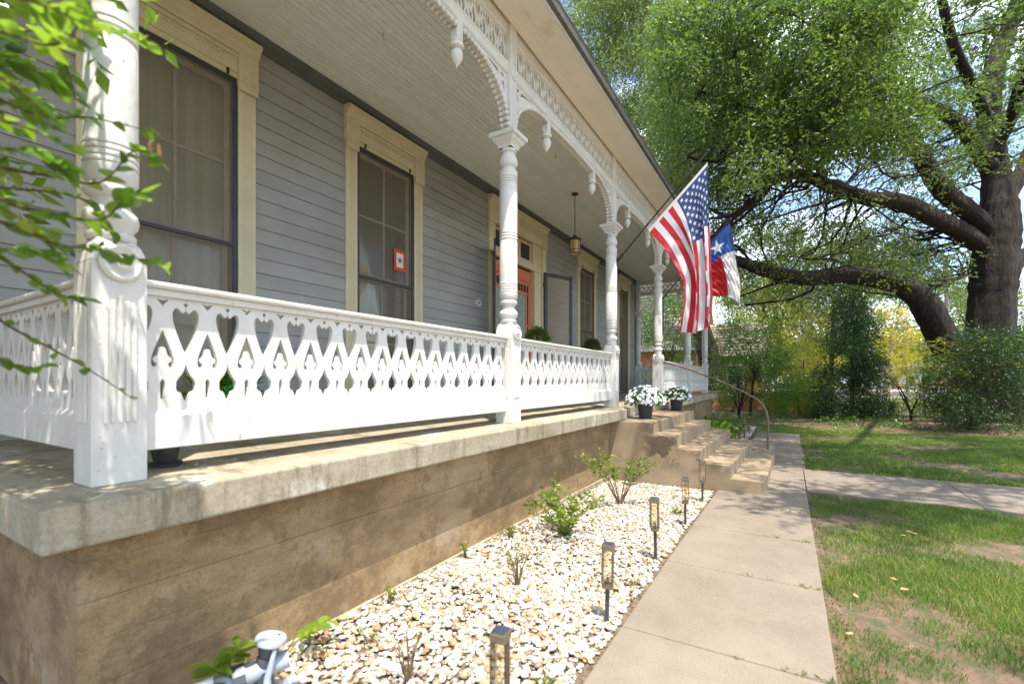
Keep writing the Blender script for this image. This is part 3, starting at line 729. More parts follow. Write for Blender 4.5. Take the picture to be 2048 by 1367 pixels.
    storm(9.70, FY - .07, math.radians(-22), .9)
    storm(7.60, FY - .05, math.radians(-147), .84)
doorway()
# oval number plaque
def oval(cx, cz, rx, rz, n=24): return [(cx + rx * math.cos(2 * PI * k / n), cz + rz * math.sin(2 * PI * k / n)) for k in range(n)]
pl = at_y(FY - .03, 957, 605.5)
b = MB(); b.prism(oval(pl.x, pl.z, .105, .07), 'y', FY - .046, FY - .02); oo = b.build('wall_plaque', M['pvc'], house, bev=.003)
b = MB()
for k in range(24):
    a1, a2 = 2 * PI * k / 24, 2 * PI * (k + 1) / 24
    P4 = [(pl.x + r * math.cos(a) * 1.0, pl.z + r * math.sin(a) * .66) for r, a in ((.075, a1), (.075, a2), (.087, a2), (.087, a1))]
    b.prism(P4, 'y', FY - .049, FY - .0465)
b.prism(oval(pl.x, pl.z, .028, .02, 12), 'y', FY - .049, FY - .0465)
b.build('plaque_emblem', M['bronze'], oo)

# ---- porch slab, foundation
b = MB(); b.box(.52, 7.12, SLY, FY + .03, SLB, SLT); b.build('porch_slab', M['slab'], house, bev=.012)
b = MB(); b.box(7.121, 9.999, SLY + .13, FY + .03, SLB, SLT); b.build('porch_slab', M['slab'], house, bev=.012)
b = MB(); b.box(10.0, 17.85, SLY, FY + .03, SLB, SLT); b.build('porch_slab', M['slab'], house, bev=.012)
# board-formed foundation: courses with slightly different faces
def found(x0, x1, face='front'):
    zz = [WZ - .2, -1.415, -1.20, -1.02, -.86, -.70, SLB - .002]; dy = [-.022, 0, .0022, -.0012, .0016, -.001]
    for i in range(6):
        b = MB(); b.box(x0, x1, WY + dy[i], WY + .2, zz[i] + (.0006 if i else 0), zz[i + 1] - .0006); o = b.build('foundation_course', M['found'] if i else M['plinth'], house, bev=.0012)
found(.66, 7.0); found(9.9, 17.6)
b = MB(); b.box(.66, .86, WY + .201, FY, WZ - .2, SLB - .002); b.build('foundation_side', M['found'], house)
b = MB(); b.box(17.4, 17.6, WY + .201, FY, WZ - .2, SLB - .002); b.build('foundation_side', M['found'], house)

# ---- turned porch columns
def make_column(x, y, side=False):
    cx, cy = x + CW / 2, y + CW / 2; h = CW / 2
    prof = [(.0, .60), (.078, .60), (.088, .612), (.088, .632), (.076, .64), (.080, .655), (.094, .675), (.098, .70), (.092, .725), (.074, .745), (.066, .765), (.066, .785), (.088, .797), (.095, .815), (.088, .835), (.078, .845), (.086, .853), (.096, .868), (.097, .915)]
    def rings(z0, n, p=.026, r=.0955):
        out = []
        for k in range(n): zc = z0 + k * p; out += [(r - .006, zc - .004), (r - .006, zc), (r + .001, zc + .004), (r + .002, zc + p * .5), (r, zc + p - .006)]
        return out
    prof += rings(.925, 4) + [(.0955, 1.04), (.0945, 1.46)] + rings(1.475, 3, .03, .094) + [(.0945, 1.58), (.0945, 2.06)] + rings(2.075, 3, .026, .094)
    prof += [(.096, 2.165), (.096, 2.195), (.075, 2.215), (.072, 2.23), (.088, 2.245), (.098, 2.275), (.096, 2.315), (.082, 2.352), (.070, 2.372), (.072, 2.385), (.088, 2.395), (.090, 2.41), (.079, 2.42), (.079, 2.43), (.0, 2.43)]
    b = MB(); b.lathe([(r, z) for r, z in prof], (cx, cy), 28); col = b.build('porch_column', M['chip'], house, smooth=True)
    # square lower block with rounded shoulders
    b = MB(); b.box(cx - h, cx + h, cy - h, cy + h, SLT + .001, .50)
    z_ = [(.50, 0), (.55, .006), (.585, .018), (.605, .036)]
    for (za, ia), (zc, ic) in zip(z_, z_[1:]):
        a_, c_ = h - ia, h - ic
        b.add([(cx - a_, cy - a_, za), (cx + a_, cy - a_, za), (cx + a_, cy + a_, za), (cx - a_, cy + a_, za), (cx - c_, cy - c_, zc), (cx + c_, cy - c_, zc), (cx + c_, cy + c_, zc), (cx - c_, cy + c_, zc)],
              [(0, 1, 5, 4), (1, 2, 6, 5), (2, 3, 7, 6), (3, 0, 4, 7), (4, 5, 6, 7)])
    # raised flutes on front and side
    for k in range(5):
        xx = cx - .05 + k * .025
        b.box(xx - .0085, xx + .0085, cy - h - .008, cy - h + .001, -.18, .36 - abs(k - 2) * .02)
        b.box(cx - h - .008, cx - h + .001, cy - .05 + k * .025 - .0085, cy - .05 + k * .025 + .0085, -.18, .36 - abs(k - 2) * .02)
    b.build('base_block', M['chip'], col, bev=.005)
    # rosettes on the front and the near side
    for kk in range(2 if side else 1):
        g = MB(); c0 = [(0, .0), (.078, .0), (.078, .018), (.066, .026), (.054, .02), (.046, .014), (.034, .022), (.026, .036), (.0, .042)]
        g.lathe(c0, (0, 0), 24)
        if kk == 0: g.v = [(cx + a, cy - h - z, .50 + b_) for a, b_, z in g.v]
        else: g.v = [(cx - h - z, cy + b_ * .95, .50 + a * .95) for a, b_, z in g.v]
        g.build('rosette', M['chip'], col, smooth=True)
    # capital
    b = MB(); lv = [(.078, 2.43), (.082, 2.455), (.098, 2.48), (.118, 2.50), (.124, 2.515), (.124, 2.525), (.150, 2.535), (.150, 2.572), (.146, 2.580)]
    for (a_, za), (c_, zc) in zip(lv, lv[1:]):
        b.add([(cx - a_, cy - a_, za), (cx + a_, cy - a_, za), (cx + a_, cy + a_, za), (cx - a_, cy + a_, za), (cx - c_, cy - c_, zc), (cx + c_, cy - c_, zc), (cx + c_, cy + c_, zc), (cx - c_, cy + c_, zc)], [(0, 1, 5, 4), (1, 2, 6, 5), (2, 3, 7, 6), (3, 0, 4, 7)])
    b.add([(cx - .146, cy - .146, 2.58), (cx + .146, cy - .146, 2.58), (cx + .146, cy + .146, 2.58), (cx - .146, cy + .146, 2.58)], [(0, 1, 2, 3)])
    b.build('capital', M['chip'], col)
    # impost block up to the soffit with flutes and disc
    q = .066; b = MB(); b.box(cx - q, cx + q, cy - q, cy + q, 2.581, 3.738)
    for k in range(4):
        xx = cx - .036 + k * .024; b.box(xx - .007, xx + .007, cy - q - .007, cy - q + .001, 2.66, 3.08); b.box(xx - .007, xx + .007, cy - q - .007, cy - q + .001, 3.3, 3.62)
    b.build('impost_block', M['white'], col, bev=.006)
    g = MB(); g.lathe([(0, 0), (.058, 0), (.058, .014), (.048, .02), (.040, .012), (.028, .014), (.022, .03), (.0, .038)], (0, 0), 20); g.v = [(cx + a, cy - q - z, 3.20 + b_) for a, b_, z in g.v]; g.build('rosette', M['white'], col, smooth=True)
    return col
for i_, x in enumerate(CX): make_column(x, CY, i_ == 3)
# engaged column where the far return meets the wall and the near return
make_column(XEND - .28, FY - .22)

# ---- balustrades
HP = .5
def B_(pts, zt, zb): return [(x * .0985, zt - (zt - zb) * t) for x, t in pts]
ZT, ZB = .425, -.14
oh = [(.992, 0), (.992, .088), (.88, .092), (.992, .122), (.992, .148), (.93, .160), (.86, .175), (.80, .158), (.75, .156), (.68, .138), (.60, .132), (.52, .140), (.44, .162), (.41, .19), (.44, .245), (.55, .32), (.70, .40), (.86, .475), (.96, .51), (.995, .54), (.995, .60), (.97, .635), (.90, .67), (.80, .705), (.66, .735), (.575, .765), (.575, .83), (.66, .848), (.76, .852), (.82, .875), (.88, .905), (.92, .925), (.992, .935), (.992, 1.0)]
outer = B_([(x, t) for x, t in oh], ZT, ZB) + B_([(-x, t) for x, t in reversed(oh)], ZT, ZB)
tear = [(0, .325), (.10, .375), (.24, .44), (.37, .505), (.46, .56), (.475, .605), (.43, .630), (.33, .638), (.25, .628), (.25, .605), (.32, .598), (.38, .585), (.38, .562), (.28, .550), (.20, .535), (.155, .50), (.10, .475), (0, .468)]
teardrop = B_(tear, ZT, ZB) + B_([(-x, t) for x, t in reversed(tear[1:-1])], ZT, ZB)
slot = B_([(-.05, .745), (0, .735), (.05, .745), (.10, .765), (.085, .90), (-.085, .90), (-.10, .765)], ZT, ZB)
tri = B_([(-.26, .070), (0, .082), (.26, .070), (.10, .105), (0, .128), (-.10, .105)], ZT, ZB)
BAL = cut_board('sawn_baluster', outer, [teardrop, slot, tri], .026, M['chip'])
ry = CY + .105
def balustrade(p0, p1, loc=None):
    """p0,p1: (x,y) ends; boards stand between"""
    p0 = Vector((p0[0], p0[1], 0)); p1 = Vector((p1[0], p1[1], 0)); d = p1 - p0; L = d.length; d.normalize(); ang = math.atan2(d.y, d.x)
    nrm = Vector((-d.y, d.x, 0))
    def rail(prof, name, mat, par, e=0.0):
        m_ = MB(); m_.prism(prof, 'x', 0 + e, L - e); m_.v = [tuple(p0 + d * x + nrm * y + Vector((0, 0, z))) for x, y, z in m_.v]
        return m_.build(name, mat, par, bev=.004)
    r = rail([(-.058, .428), (-.064, .440), (-.064, .452), (.0, .468), (.064, .452), (.064, .440), (.058, .428)], 'railing', M['chip'], house)
    rail([(-.036, .395), (-.036, .4275), (.036, .4275), (.036, .395), (.016, .395), (.016, .40), (-.016, .40), (-.016, .395)], 'cap_moulding', M['chip'], r)
    rail([(-.036, -.318), (-.036, -.165), (-.016, -.139), (.016, -.139), (.036, -.165), (.036, -.318)], 'bottom_rail', M['chip'], r)
    n = round(L / .197); p = L / n
    for k in range(n):
        c = p0 + d * (k + .5) * p
        piece('baluster', BAL, r, (c.x, c.y, 0), rot=(0, 0, ang), scale=(p / .197, 1, 1))
    return r
for a, b_ in ((0, 1), (1, 2), (3, 4), (4, 5)): balustrade((CX[a] + CW - .004, ry), (CX[b_] + .004, ry))
balustrade((CX[0] + .09, FY - .03), (CX[0] + .09, CY + CW))
balustrade((CX[5] + .09, FY - .2), (CX[5] + .09, CY + CW))

# ---- frieze: fretwork boards, rail, brackets, pendants
def scale2(pts, sx, sz, ox, oz): return [(ox + x * sx, oz + z * sz) for x, z in pts]
FP = .172; FZ0, FZ1 = 3.305, 3.60
def fret_mesh():
    w_ = FP / 2 - .0006; H = FZ1 - FZ0
    outer = [(-w_, 0), (w_, 0), (w_, H), (-w_, H)]
    # teardrop ring cut by an S scroll
    holeL = [(-.004, .035), (-.030, .05), (-.050, .085), (-.052, .13), (-.040, .165), (-.020, .20), (-.008, .245), (-.016, .262), (-.032, .225), (-.040, .21), (-.030, .19), (-.044, .172), (-.034, .148), (-.040, .12), (-.022, .105), (-.012, .125), (-.004, .10), (-.016, .075)]
    holeR = [(.012, .04), (.008, .075), (.014, .10), (.004, .12), (-.004, .15), (.004, .18), (.016, .20), (.032, .175), (.046, .14), (.050, .10), (.042, .065), (.028, .045)]
    eye = [(.016, .215), (.002, .25), (.008, .272), (.024, .262), (.034, .235), (.030, .214)]
    e1 = [(-w_ + .003, .02), (-w_ + .003, .075), (-w_ + .014, .07), (-w_ + .032, .035), (-w_ + .045, .014), (-w_ + .02, .01)]
    e2 = [(w_ - .003, .10), (w_ - .014, .09), (w_ - .026, .05), (w_ - .040, .02), (w_ - .022, .010), (w_ - .003, .02)]
    e3 = [(-w_ + .004, .15), (-w_ + .018, .18), (-w_ + .036, .225), (-w_ + .038, .272), (-w_ + .016, .284), (-w_ + .004, .25)]
    e4 = [(w_ - .004, .16), (w_ - .026, .195), (w_ - .036, .235), (w_ - .034, .272), (w_ - .016, .284), (w_ - .004, .23)]
    return cut_board('fret_panel', outer, [holeL, holeR, eye, e1, e2, e3, e4], .012, M['white'])
FRET = fret_mesh()
def bead_meshes():
    b = MB(); b.ball((0, -.036, 0), (.0235, .024, .0245), 10, 7); b.ball((0, .036, 0), (.0235, .024, .0245), 10, 7); b.ball((0, 0, .004), (.018, .05, .018), 8, 6); me = bpy.data.meshes.new('bead'); me.from_pydata(b.v, [], b.f); me.polygons.foreach_set('use_smooth', [True] * len(me.polygons)); me.materials.append(M['white']); return me
BEAD = bead_meshes()
def pendant(x, y, par):
    b = MB(); q = .042; b.box(x - q, x + q, y - q, y + q, 3.03, 3.305)
    o = b.build('pendant', M['white'], par, bev=.008)
    b = MB(); b.lathe([(0, 2.945), (.034, 2.945), (.062, 2.962), (.066, 2.985), (.055, 2.995), (.061, 3.004), (.052, 3.012), (.057, 3.022), (.046, 3.031), (0, 3.031)], (x, y), 16)
    b.lathe([(0, 2.775), (.006, 2.79), (.014, 2.804), (.038, 2.832), (.055, 2.868), (.057, 2.905), (.047, 2.932), (.028, 2.946), (0, 2.946)], (x, y), 16)
    b.build('pendant_drop', M['white'], par, smooth=True)
def make_bracket_mesh(S):
    """curved bracket S wide: leaves post at left going right; arch underside"""
    n = 18; arch = []
    for k in range(n + 1):
        t = k / n; arch.append((t * S, 2.64 + .50 * math.sqrt(max(0, 1 - (1 - t) ** 2.3))))
    outer = [(0, 3.182)] + arch + [(S, 3.182)]
    h1 = [(.045, 2.96), (.045, 3.06), (.075, 3.09), (.10, 3.05)]
    h2 = [(.05, 3.115), (.07, 3.155), (.13, 3.155), (.10, 3.12)]
    h3 = [(.15, 3.10), (.17, 3.150), (.26, 3.158), (.40, 3.160), (.30, 3.142), (.21, 3.122)]
    me = cut_board('scroll_bracket', outer, [h1, h2, h3], .04, M['white']); return me, arch
BRK, ARCH = make_bracket_mesh(.78)
BRKM = BRK.copy(); BRKM.transform(Matrix.Scale(-1, 4, (1, 0, 0))); BRKM.flip_normals()
def bay(x0, x1, y, axis='x'):
    """frieze bay between post centres; built along x then mapped"""
    L = x1 - x0
    def mp_(x, yy, z): return (x0 + x, y + yy, z) if axis == 'x' else (y - yy, x0 + x, z)
    rot = (0, 0, 0) if axis == 'x' else (0, 0, PI / 2)
    e = .066
    m_ = MB(); m_.prism([(-.012, FZ0 - .001), (-.045, 3.30), (-.045, 3.285), (-.036, 3.272), (-.040, 3.262), (-.044, 3.235), (-.038, 3.205), (-.022, 3.187), (.022, 3.187), (.038, 3.205), (.044, 3.235), (.045, 3.30), (.012, FZ0 - .001)], 'x', e, L - e)
    m_.v = [mp_(*q) for q in m_.v]; fr = m_.build('frieze', M['white'], house)
    m_ = MB(); m_.prism([(-.014, FZ1 + .001), (-.03, 3.62), (-.032, 3.65), (-.042, 3.68), (-.042, 3.737), (.04, 3.737), (.04, FZ1 + .001)], 'x', e, L - e); m_.v = [mp_(*q) for q in m_.v]; m_.build('frieze_cornice', M['white'], fr)
    n = round((L - 2 * e) / FP); p = (L - 2 * e) / n
    for k in range(n): piece('fret_panel', FRET, fr, mp_(e + (k + .5) * p, 0, FZ0), rot=rot, scale=(p / FP, 1, 1))
    S = .78; ok_mid = L > 2.6
    # brackets and beads
    for side in (0, 1):
        if side and not ok_mid: continue
        piece('bracket', BRK if not side else BRKM, fr, mp_(e if not side else L - e, 0, 0), rot=rot)
        nb = 15
        for k in range(nb):
            t = ((k + .5) / nb); f = t * (len(ARCH) - 1)
            # even spacing along arc
        acc = [0]
        for q in range(len(ARCH) - 1): acc.append(acc[-1] + math.dist(ARCH[q], ARCH[q + 1]))
        nb = int(acc[-1] / .053)
        for k in range(nb):
            s_ = (k + .5) / nb * acc[-1]; j = max(i_ for i_ in range(len(acc) - 1) if acc[i_] <= s_); f = (s_ - acc[j]) / (acc[j + 1] - acc[j])
            ax = ARCH[j][0] + (ARCH[j + 1][0] - ARCH[j][0]) * f; az = ARCH[j][1] + (ARCH[j + 1][1] - ARCH[j][1]) * f
            xx = e + ax if not side else L - e - ax
            piece('bead', BEAD, fr, mp_(xx, 0, az - .004), rot=rot)
        px = e + S + .042 if not side else L - e - S - .042
        q = mp_(px, 0, 0); pendant(q[0], q[1], fr)
    if ok_mid:
        a0 = e + S + .084; a1 = L - e - S - .084
        m_ = MB(); pts = [(a0, 3.186)]; nn = 20; arc = []
        for k in range(nn + 1):
            t = k / nn; arc.append((a0 + (a1 - a0) * t, 3.132 + .022 * math.sin(PI * t)))
        pts = [(a0, 3.186)] + arc + [(a1, 3.186)]
        m_.prism(pts, 'y', -.02, .02); m_.v = [mp_(*q) for q in m_.v]; m_.build('arch_board', M['white'], fr)
        nb = int((a1 - a0) / .053)
        for k in range(nb):
            t = (k + .5) / nb; piece('bead', BEAD, fr, mp_(a0 + (a1 - a0) * t, 0, 3.132 + .022 * math.sin(PI * t) - .006), rot=rot)
cc = [x + CW / 2 for x in CX]
for a, b_ in zip(cc, cc[1:]): bay(a, b_, CY + CW / 2)
bay(CY + CW / 2, FY - .12, cc[5], 'y')

# ================================================================== FRONT STEPS
steps = thing('front_steps', 'tan pebbledash concrete steps with dark mildew stains leading up to the porch', 'steps', (8.4, 1.2, WZ))
fronts = [.27, .66, 1.04, 1.38, 1.70]
tops = [-1.305, -1.13, -.955, -.78, -.605]
SX0, SX1 = 6.75, 9.95
for i, (f, t) in enumerate(zip(fronts, tops)):
    b = MB(); yb = fronts[i + 1] + .05 if i < 4 else WY - .003
    if i == 4: yb = WY + .0
    zb = WZ - .1; sx = SX0 + .004 * (4 - i)
    secs = [(sx, 7.25, 0), (7.25, 8.75, -.022), (8.75, SX1 - .004 * i, -.044)]
    # one cast step in plan: three slightly staggered lengths
    pl_ = [(sx, yb)] + [q for a, c, d in secs for q in ((a, f + d + .008), (c, f + d))] + [(SX1 - .004 * i, yb)]
    b.prism(pl_[::-1], 'z', zb, t)
    o = b.build('step', M['step'], steps, bev=.03, seg=3)
b = MB(); b.box(SX0 + .01, SX1, WY - .02, WY + .25, WZ - .1, -.607); b.build('back_block', M['step'], steps, bev=.01)
b = MB(); b.box(7.125, 9.995, WY - .015, WY + .3, -.607, -.601); 

# handrail
hr = thing('handrail', 'bent rusty pipe handrail running from the porch post down past the steps', 'handrail', (10.07, .36, WZ))
P0 = at_y(2.44, 1330, 724); P1 = Vector((10.15, 1.9, .28)); 
path = [P0, at_x(10.45, 1380, 738), at_x(10.3, 1440, 762), at_x(10.18, 1490, 785)]
bend = [at_x(10.08, 1512, 797), at_x(10.07, 1525, 808), at_x(10.07, 1533, 824), at_x(10.07, 1536, 845)]
foot = Vector((10.07, bend[-1].y, gz(10.07)))
b = MB(); b.tube(path + bend + [foot], .021, 10); b.build('pipe', M['rust'], hr, smooth=True)
b = MB(); b.lathe([(0, 0), (.045, 0), (.045, .006), (.028, .03), (0, .03)], (0, 0), 12); b.v = [(P0.x + x, P0.y - z + .03, P0.z + y) for x, y, z in b.v]; b.build('wall_flange', M['rust'], hr)

# ================================================================== GRAVEL BED
bed = thing('gravel_bed', None, None, (3.5, 1.6, WZ), kind='structure')
sheet('bed_soil', -2.5, 6.78, .79, WY + .02, .012, M['gravelbase'], 40, 1, parent=bed, follow=True)
sheet('bed_soil', 9.96, 17.4, .78, WY + .02, .012, M['gravelbase'], 10, 1, parent=bed, follow=True)
def ico():
    bm = bmesh.new(); bmesh.ops.create_icosphere(bm, subdivisions=2, radius=1); v = np.array([q.co[:] for q in bm.verts]); f = np.array([[q.index for q in p.verts] for p in bm.faces]); bm.free()
    bm = bmesh.new(); bmesh.ops.create_icosphere(bm, subdivisions=1, radius=1); v1 = np.array([q.co[:] for q in bm.verts]); f1 = np.array([[q.index for q in p.verts] for p in bm.faces]); bm.free(); return v, f, v1, f1
IV, IF_, IV1, IF1 = ico()
def stone_xy(n, x0, x1, y0, y1): return np.stack([RNG.uniform(x0, x1, n), RNG.uniform(y0, y1, n)], 1)
def keep(P):
    ok = (P[:, 1] > .865 + .015 * np.sin(P[:, 0] * 7)) & (P[:, 1] < WY - .03) & (P[:, 0] < 6.72)
    return P[ok]
def stones(P, fine, zoff, smin, smax):
    V0, F0 = (IV, IF_) if fine else (IV1, IF1); n = len(P); nv = len(V0)
    s = RNG.uniform(smin, smax, n) * np.where(RNG.uniform(size=n) < .10, 1.75, 1); sc = np.stack([s * RNG.uniform(.8, 1.4, n), s * RNG.uniform(.7, 1.05, n), s * RNG.uniform(.42, .72, n)], 1)
    th = RNG.uniform(0, 2 * PI, n); tx = RNG.normal(0, .35, n)
    W = V0[None] * sc[:, None, :] * (1 + .13 * RNG.normal(size=(n, nv, 1)))
    ct, st_ = np.cos(tx)[:, None], np.sin(tx)[:, None]
    y = W[..., 1] * ct - W[..., 2] * st_; z = W[..., 1] * st_ + W[..., 2] * ct
    c_, s_ = np.cos(th)[:, None], np.sin(th)[:, None]
    x = W[..., 0] * c_ - y * s_; y2 = W[..., 0] * s_ + y * c_
    Z = gzn(P[:, 0]) + zoff + .018 + RNG.uniform(-.006, .014, n)
    out = np.stack([x + P[:, 0:1], y2 + P[:, 1:2], z + Z[:, None]], -1).reshape(-1, 3)
    F = (F0[None] + (np.arange(n) * nv)[:, None, None]).reshape(-1, 3); return out, F
near = keep(stone_xy(7600, .75, 3.0, .86, 2.33)); 
V1, F1_ = stones(near, True, 0, .008, .0165)
mesh_np('loose_pebbles', V1, F1_, M['pebble'], bed, smooth=True)['kind'] = 'stuff'
mid = keep(np.concatenate([stone_xy(15500, 2.6, 6.75, .86, 2.33), stone_xy(1500, -1.5, .8, .86, 2.3)])); V2, F2 = stones(mid, False, 0, .010, .018)
mesh_np('loose_pebbles', V2, F2, M['pebble'], bed, smooth=True)['kind'] = 'stuff'
# the largest single stones
PEB = []
for k in range(8):
    v = IV * np.array([1.25, .9, .62]) * (1 + .06 * RNG.normal(size=(len(IV), 1))); me = bpy.data.meshes.new('pebble'); me.from_pydata(v.tolist(), [], IF_.tolist()); me.polygons.foreach_set('use_smooth', [True] * len(me.polygons)); me.materials.append(M['pebble']); PEB.append(me)
cand = keep(stone_xy(420, 1.0, 2.7, .86, 2.3))[:298]
for k, (x, y) in enumerate(cand):
    s = random.uniform(.014, .026); piece('pebble', PEB[k % 8], bed, (x, y, gz(x) + .032 + s * .3), rot=(random.uniform(-.3, .3), random.uniform(-.3, .3), random.uniform(0, 6.28)), scale=(s, s, s))
far = stone_xy(2600, 10.1, 17, .9, 2.3); far = far[(far[:, 1] < 1.25)]; V3, F3 = stones(far, False, 0, .018, .03); mesh_np('loose_pebbles', V3, F3, M['pebble'], bed, smooth=True)['kind'] = 'stuff'

# ---- solar stake lights
def solar_light(x, y, h, label, rz=0, tilt=0):
    z0 = gz(x); t = thing('solar_light', label, 'garden light', (x, y, z0), 'solar stake lights along the walk')
    w_ = .033
    b = MB(); b.box(-.011, .011, -.011, .011, -.05, h - .262); b.build('stake', M['stake'], t, local=True, bev=.002)
    b = MB(); b.box(-w_ + .004, w_ - .004, -w_ + .004, w_ - .004, h - .262, h - .232); b.build('base_tray', M['stakemetal'], t, local=True, bev=.003)
    b = MB(); q = w_ - .002; z1, z2 = h - .232, h - .036
    for a, c, d, e in ((-q, q, -q, -q + .002), (-q, q, q - .002, q), (-q, -q + .002, -q + .002, q - .002), (q - .002, q, -q + .002, q - .002)): b.box(a, c, d, e, z1, z2)
    for k in range(3): # moulded ribs
        xx = -.014 + k * .014
        b.box(xx - .0015, xx + .0015, -q - .001, -q, z1, z2); b.box(-q - .001, -q, xx - .0015, xx + .0015, z1, z2)
    b.build('lens', M['lampglass'], t, local=True)
    b = MB(); b.box(-.007, .007, -.007, .007, h - .232, h - .20); b.build('bulb', M['stakemetal'], t, local=True)
    b = MB(); b.box(-w_, w_, -w_, w_, h - .036, h - .002); b.build('cap', M['stakemetal'], t, local=True, bev=.004)
    b = MB(); b.box(-w_ + .003, w_ - .003, -w_ + .003, w_ - .003, h - .0015, h + .001); b.build('rim', M['stakemetal'], t, local=True)
    for s_ in (-1, 1):
        b = MB(); b.box(-w_ + .006, w_ - .006, s_ * .002 + (0 if s_ > 0 else -.024), s_ * .002 + (.024 if s_ > 0 else 0), h + .0012, h + .003); b.build('solar_cell', M['solar'], t, local=True)
    t.rotation_euler = (tilt, tilt * .6, rz); return t
solar_light(1.49, .945, .5, 'square solar stake light closest to the camera, only its panel top and lens showing', .15)
solar_light(2.63, .925, .49, 'full solar stake light standing at the walkway joint nearest the camera', .05, .02)
solar_light(3.76, .915, .52, 'solar stake light between the first leafy shrub and the walk', -.06, -.02)
solar_light(4.90, .90, .50, 'solar stake light beside the pebbles just before the steps', .08)
solar_light(6.02, .91, .52, 'solar stake light right against the side of the concrete steps', .0, .02)
for x, y, h, l in ((11.4, 1.02, .45, 'first solar light beyond the steps, leaning low by the green plants'), (12.3, 1.02, .46, 'second solar light beyond the steps'),
                   (13.4, 1.0, .5, 'third solar light beyond the steps'), (14.6, .98, .5, 'farthest solar light, near the end of the walk')):
    solar_light(x, y, h, l, random.uniform(-.3, .3))

# ---- irrigation valve
vb = Vector((1.23, 2.0, WZ)); cp = at_y(1.98, 541, 1282)
vl = thing('irrigation_valve', 'grey plastic irrigation valve with round cap joined to a white elbow pipe', 'valve', tuple(cp))
ax = Vector((.20, -.12, 1)).normalized()
def tilt_l(prof, c, axis, seg=20):
    b = MB(); b.lathe(prof, (0, 0), seg); q = Vector((0, 0, 1)).rotation_difference(axis); b.v = [tuple(Vector(c) + q @ Vector(p)) for p in b.v]; return b
g0 = gz(cp.x)
tilt_l([(0, -.004), (.046, -.004), (.050, 0), (.050, .012), (.046, .017), (.03, .0175), (.028, .016), (0, .016)], cp, ax, 28).build('round_cap', M['greyplastic'], vl, smooth=True)
for k in range(3):
    a = k * 2.1; c = cp + ax * .017 + Vector((.025 * math.cos(a), .025 * math.sin(a), 0)); tilt_l([(0, 0), (.006, 0), (.005, .002), (0, .002)], c, ax, 8).build('screw', M['greyplastic'], vl)
tilt_l([(0, -.075), (.030, -.075), (.030, -.05), (.026, -.048), (.038, -.004), (0, -.004)], cp, ax, 20).build('bonnet', M['darkplastic'], vl, smooth=True)
cb = cp - ax * .085
sd = Vector((-.72, .35, -.10)).normalized(); 
b = MB(); b.tube([cb + sd * -.075, cb + sd * .055], [.030, .032], 14); b.build('valve_body', M['greyplastic'], vl, smooth=True)
b = MB(); b.tube([cb + sd * .054, cb + sd * .092], .042, 10); b.build('union_nut', M['darkplastic'], vl)
b = MB(); e0 = cb + sd * .09; b.tube([e0, e0 + sd * .055], .03, 14); b.build('coupling', M['greyplastic'], vl, smooth=True)
b = MB(); b.tube([e0 + sd * .05, e0 + sd * .10, e0 + sd * .13 + Vector((0, 0, -.015)), e0 + sd * .145 + Vector((0, 0, -.045)), e0 + sd * .147 + Vector((0, 0, -.20))], .036, 14); b.build('elbow_pipe', M['pvc'], vl, smooth=True)
b = MB(); b.tube([cp - ax * .01 + Vector((-.006, -.04, 0)), cb + Vector((-.015, -.045, -.01)), cb + Vector((-.02, -.05, -.05))], [.007, .011, .014], 8); b.build('solenoid_arm', M['greyplastic'], vl, smooth=True)
b = MB(); b.tube([cb + Vector((.06, -.05, -.07)), cb + Vector((-.12, -.055, -.16))], [.017, .013], 10); b.tube([cb + Vector((.045, -.05, -.055)), cb + Vector((.085, -.052, -.07))], .012, 8); b.build('lever', M['greyplastic'], vl, smooth=True)
b = MB(); b.tube([cb, Vector((cb.x, cb.y, gz(cb.x) - .02))], .033, 12); b.build('riser_pipe', M['darkplastic'], vl, smooth=True)

vl.scale = (1.32, 1.32, 1.32)
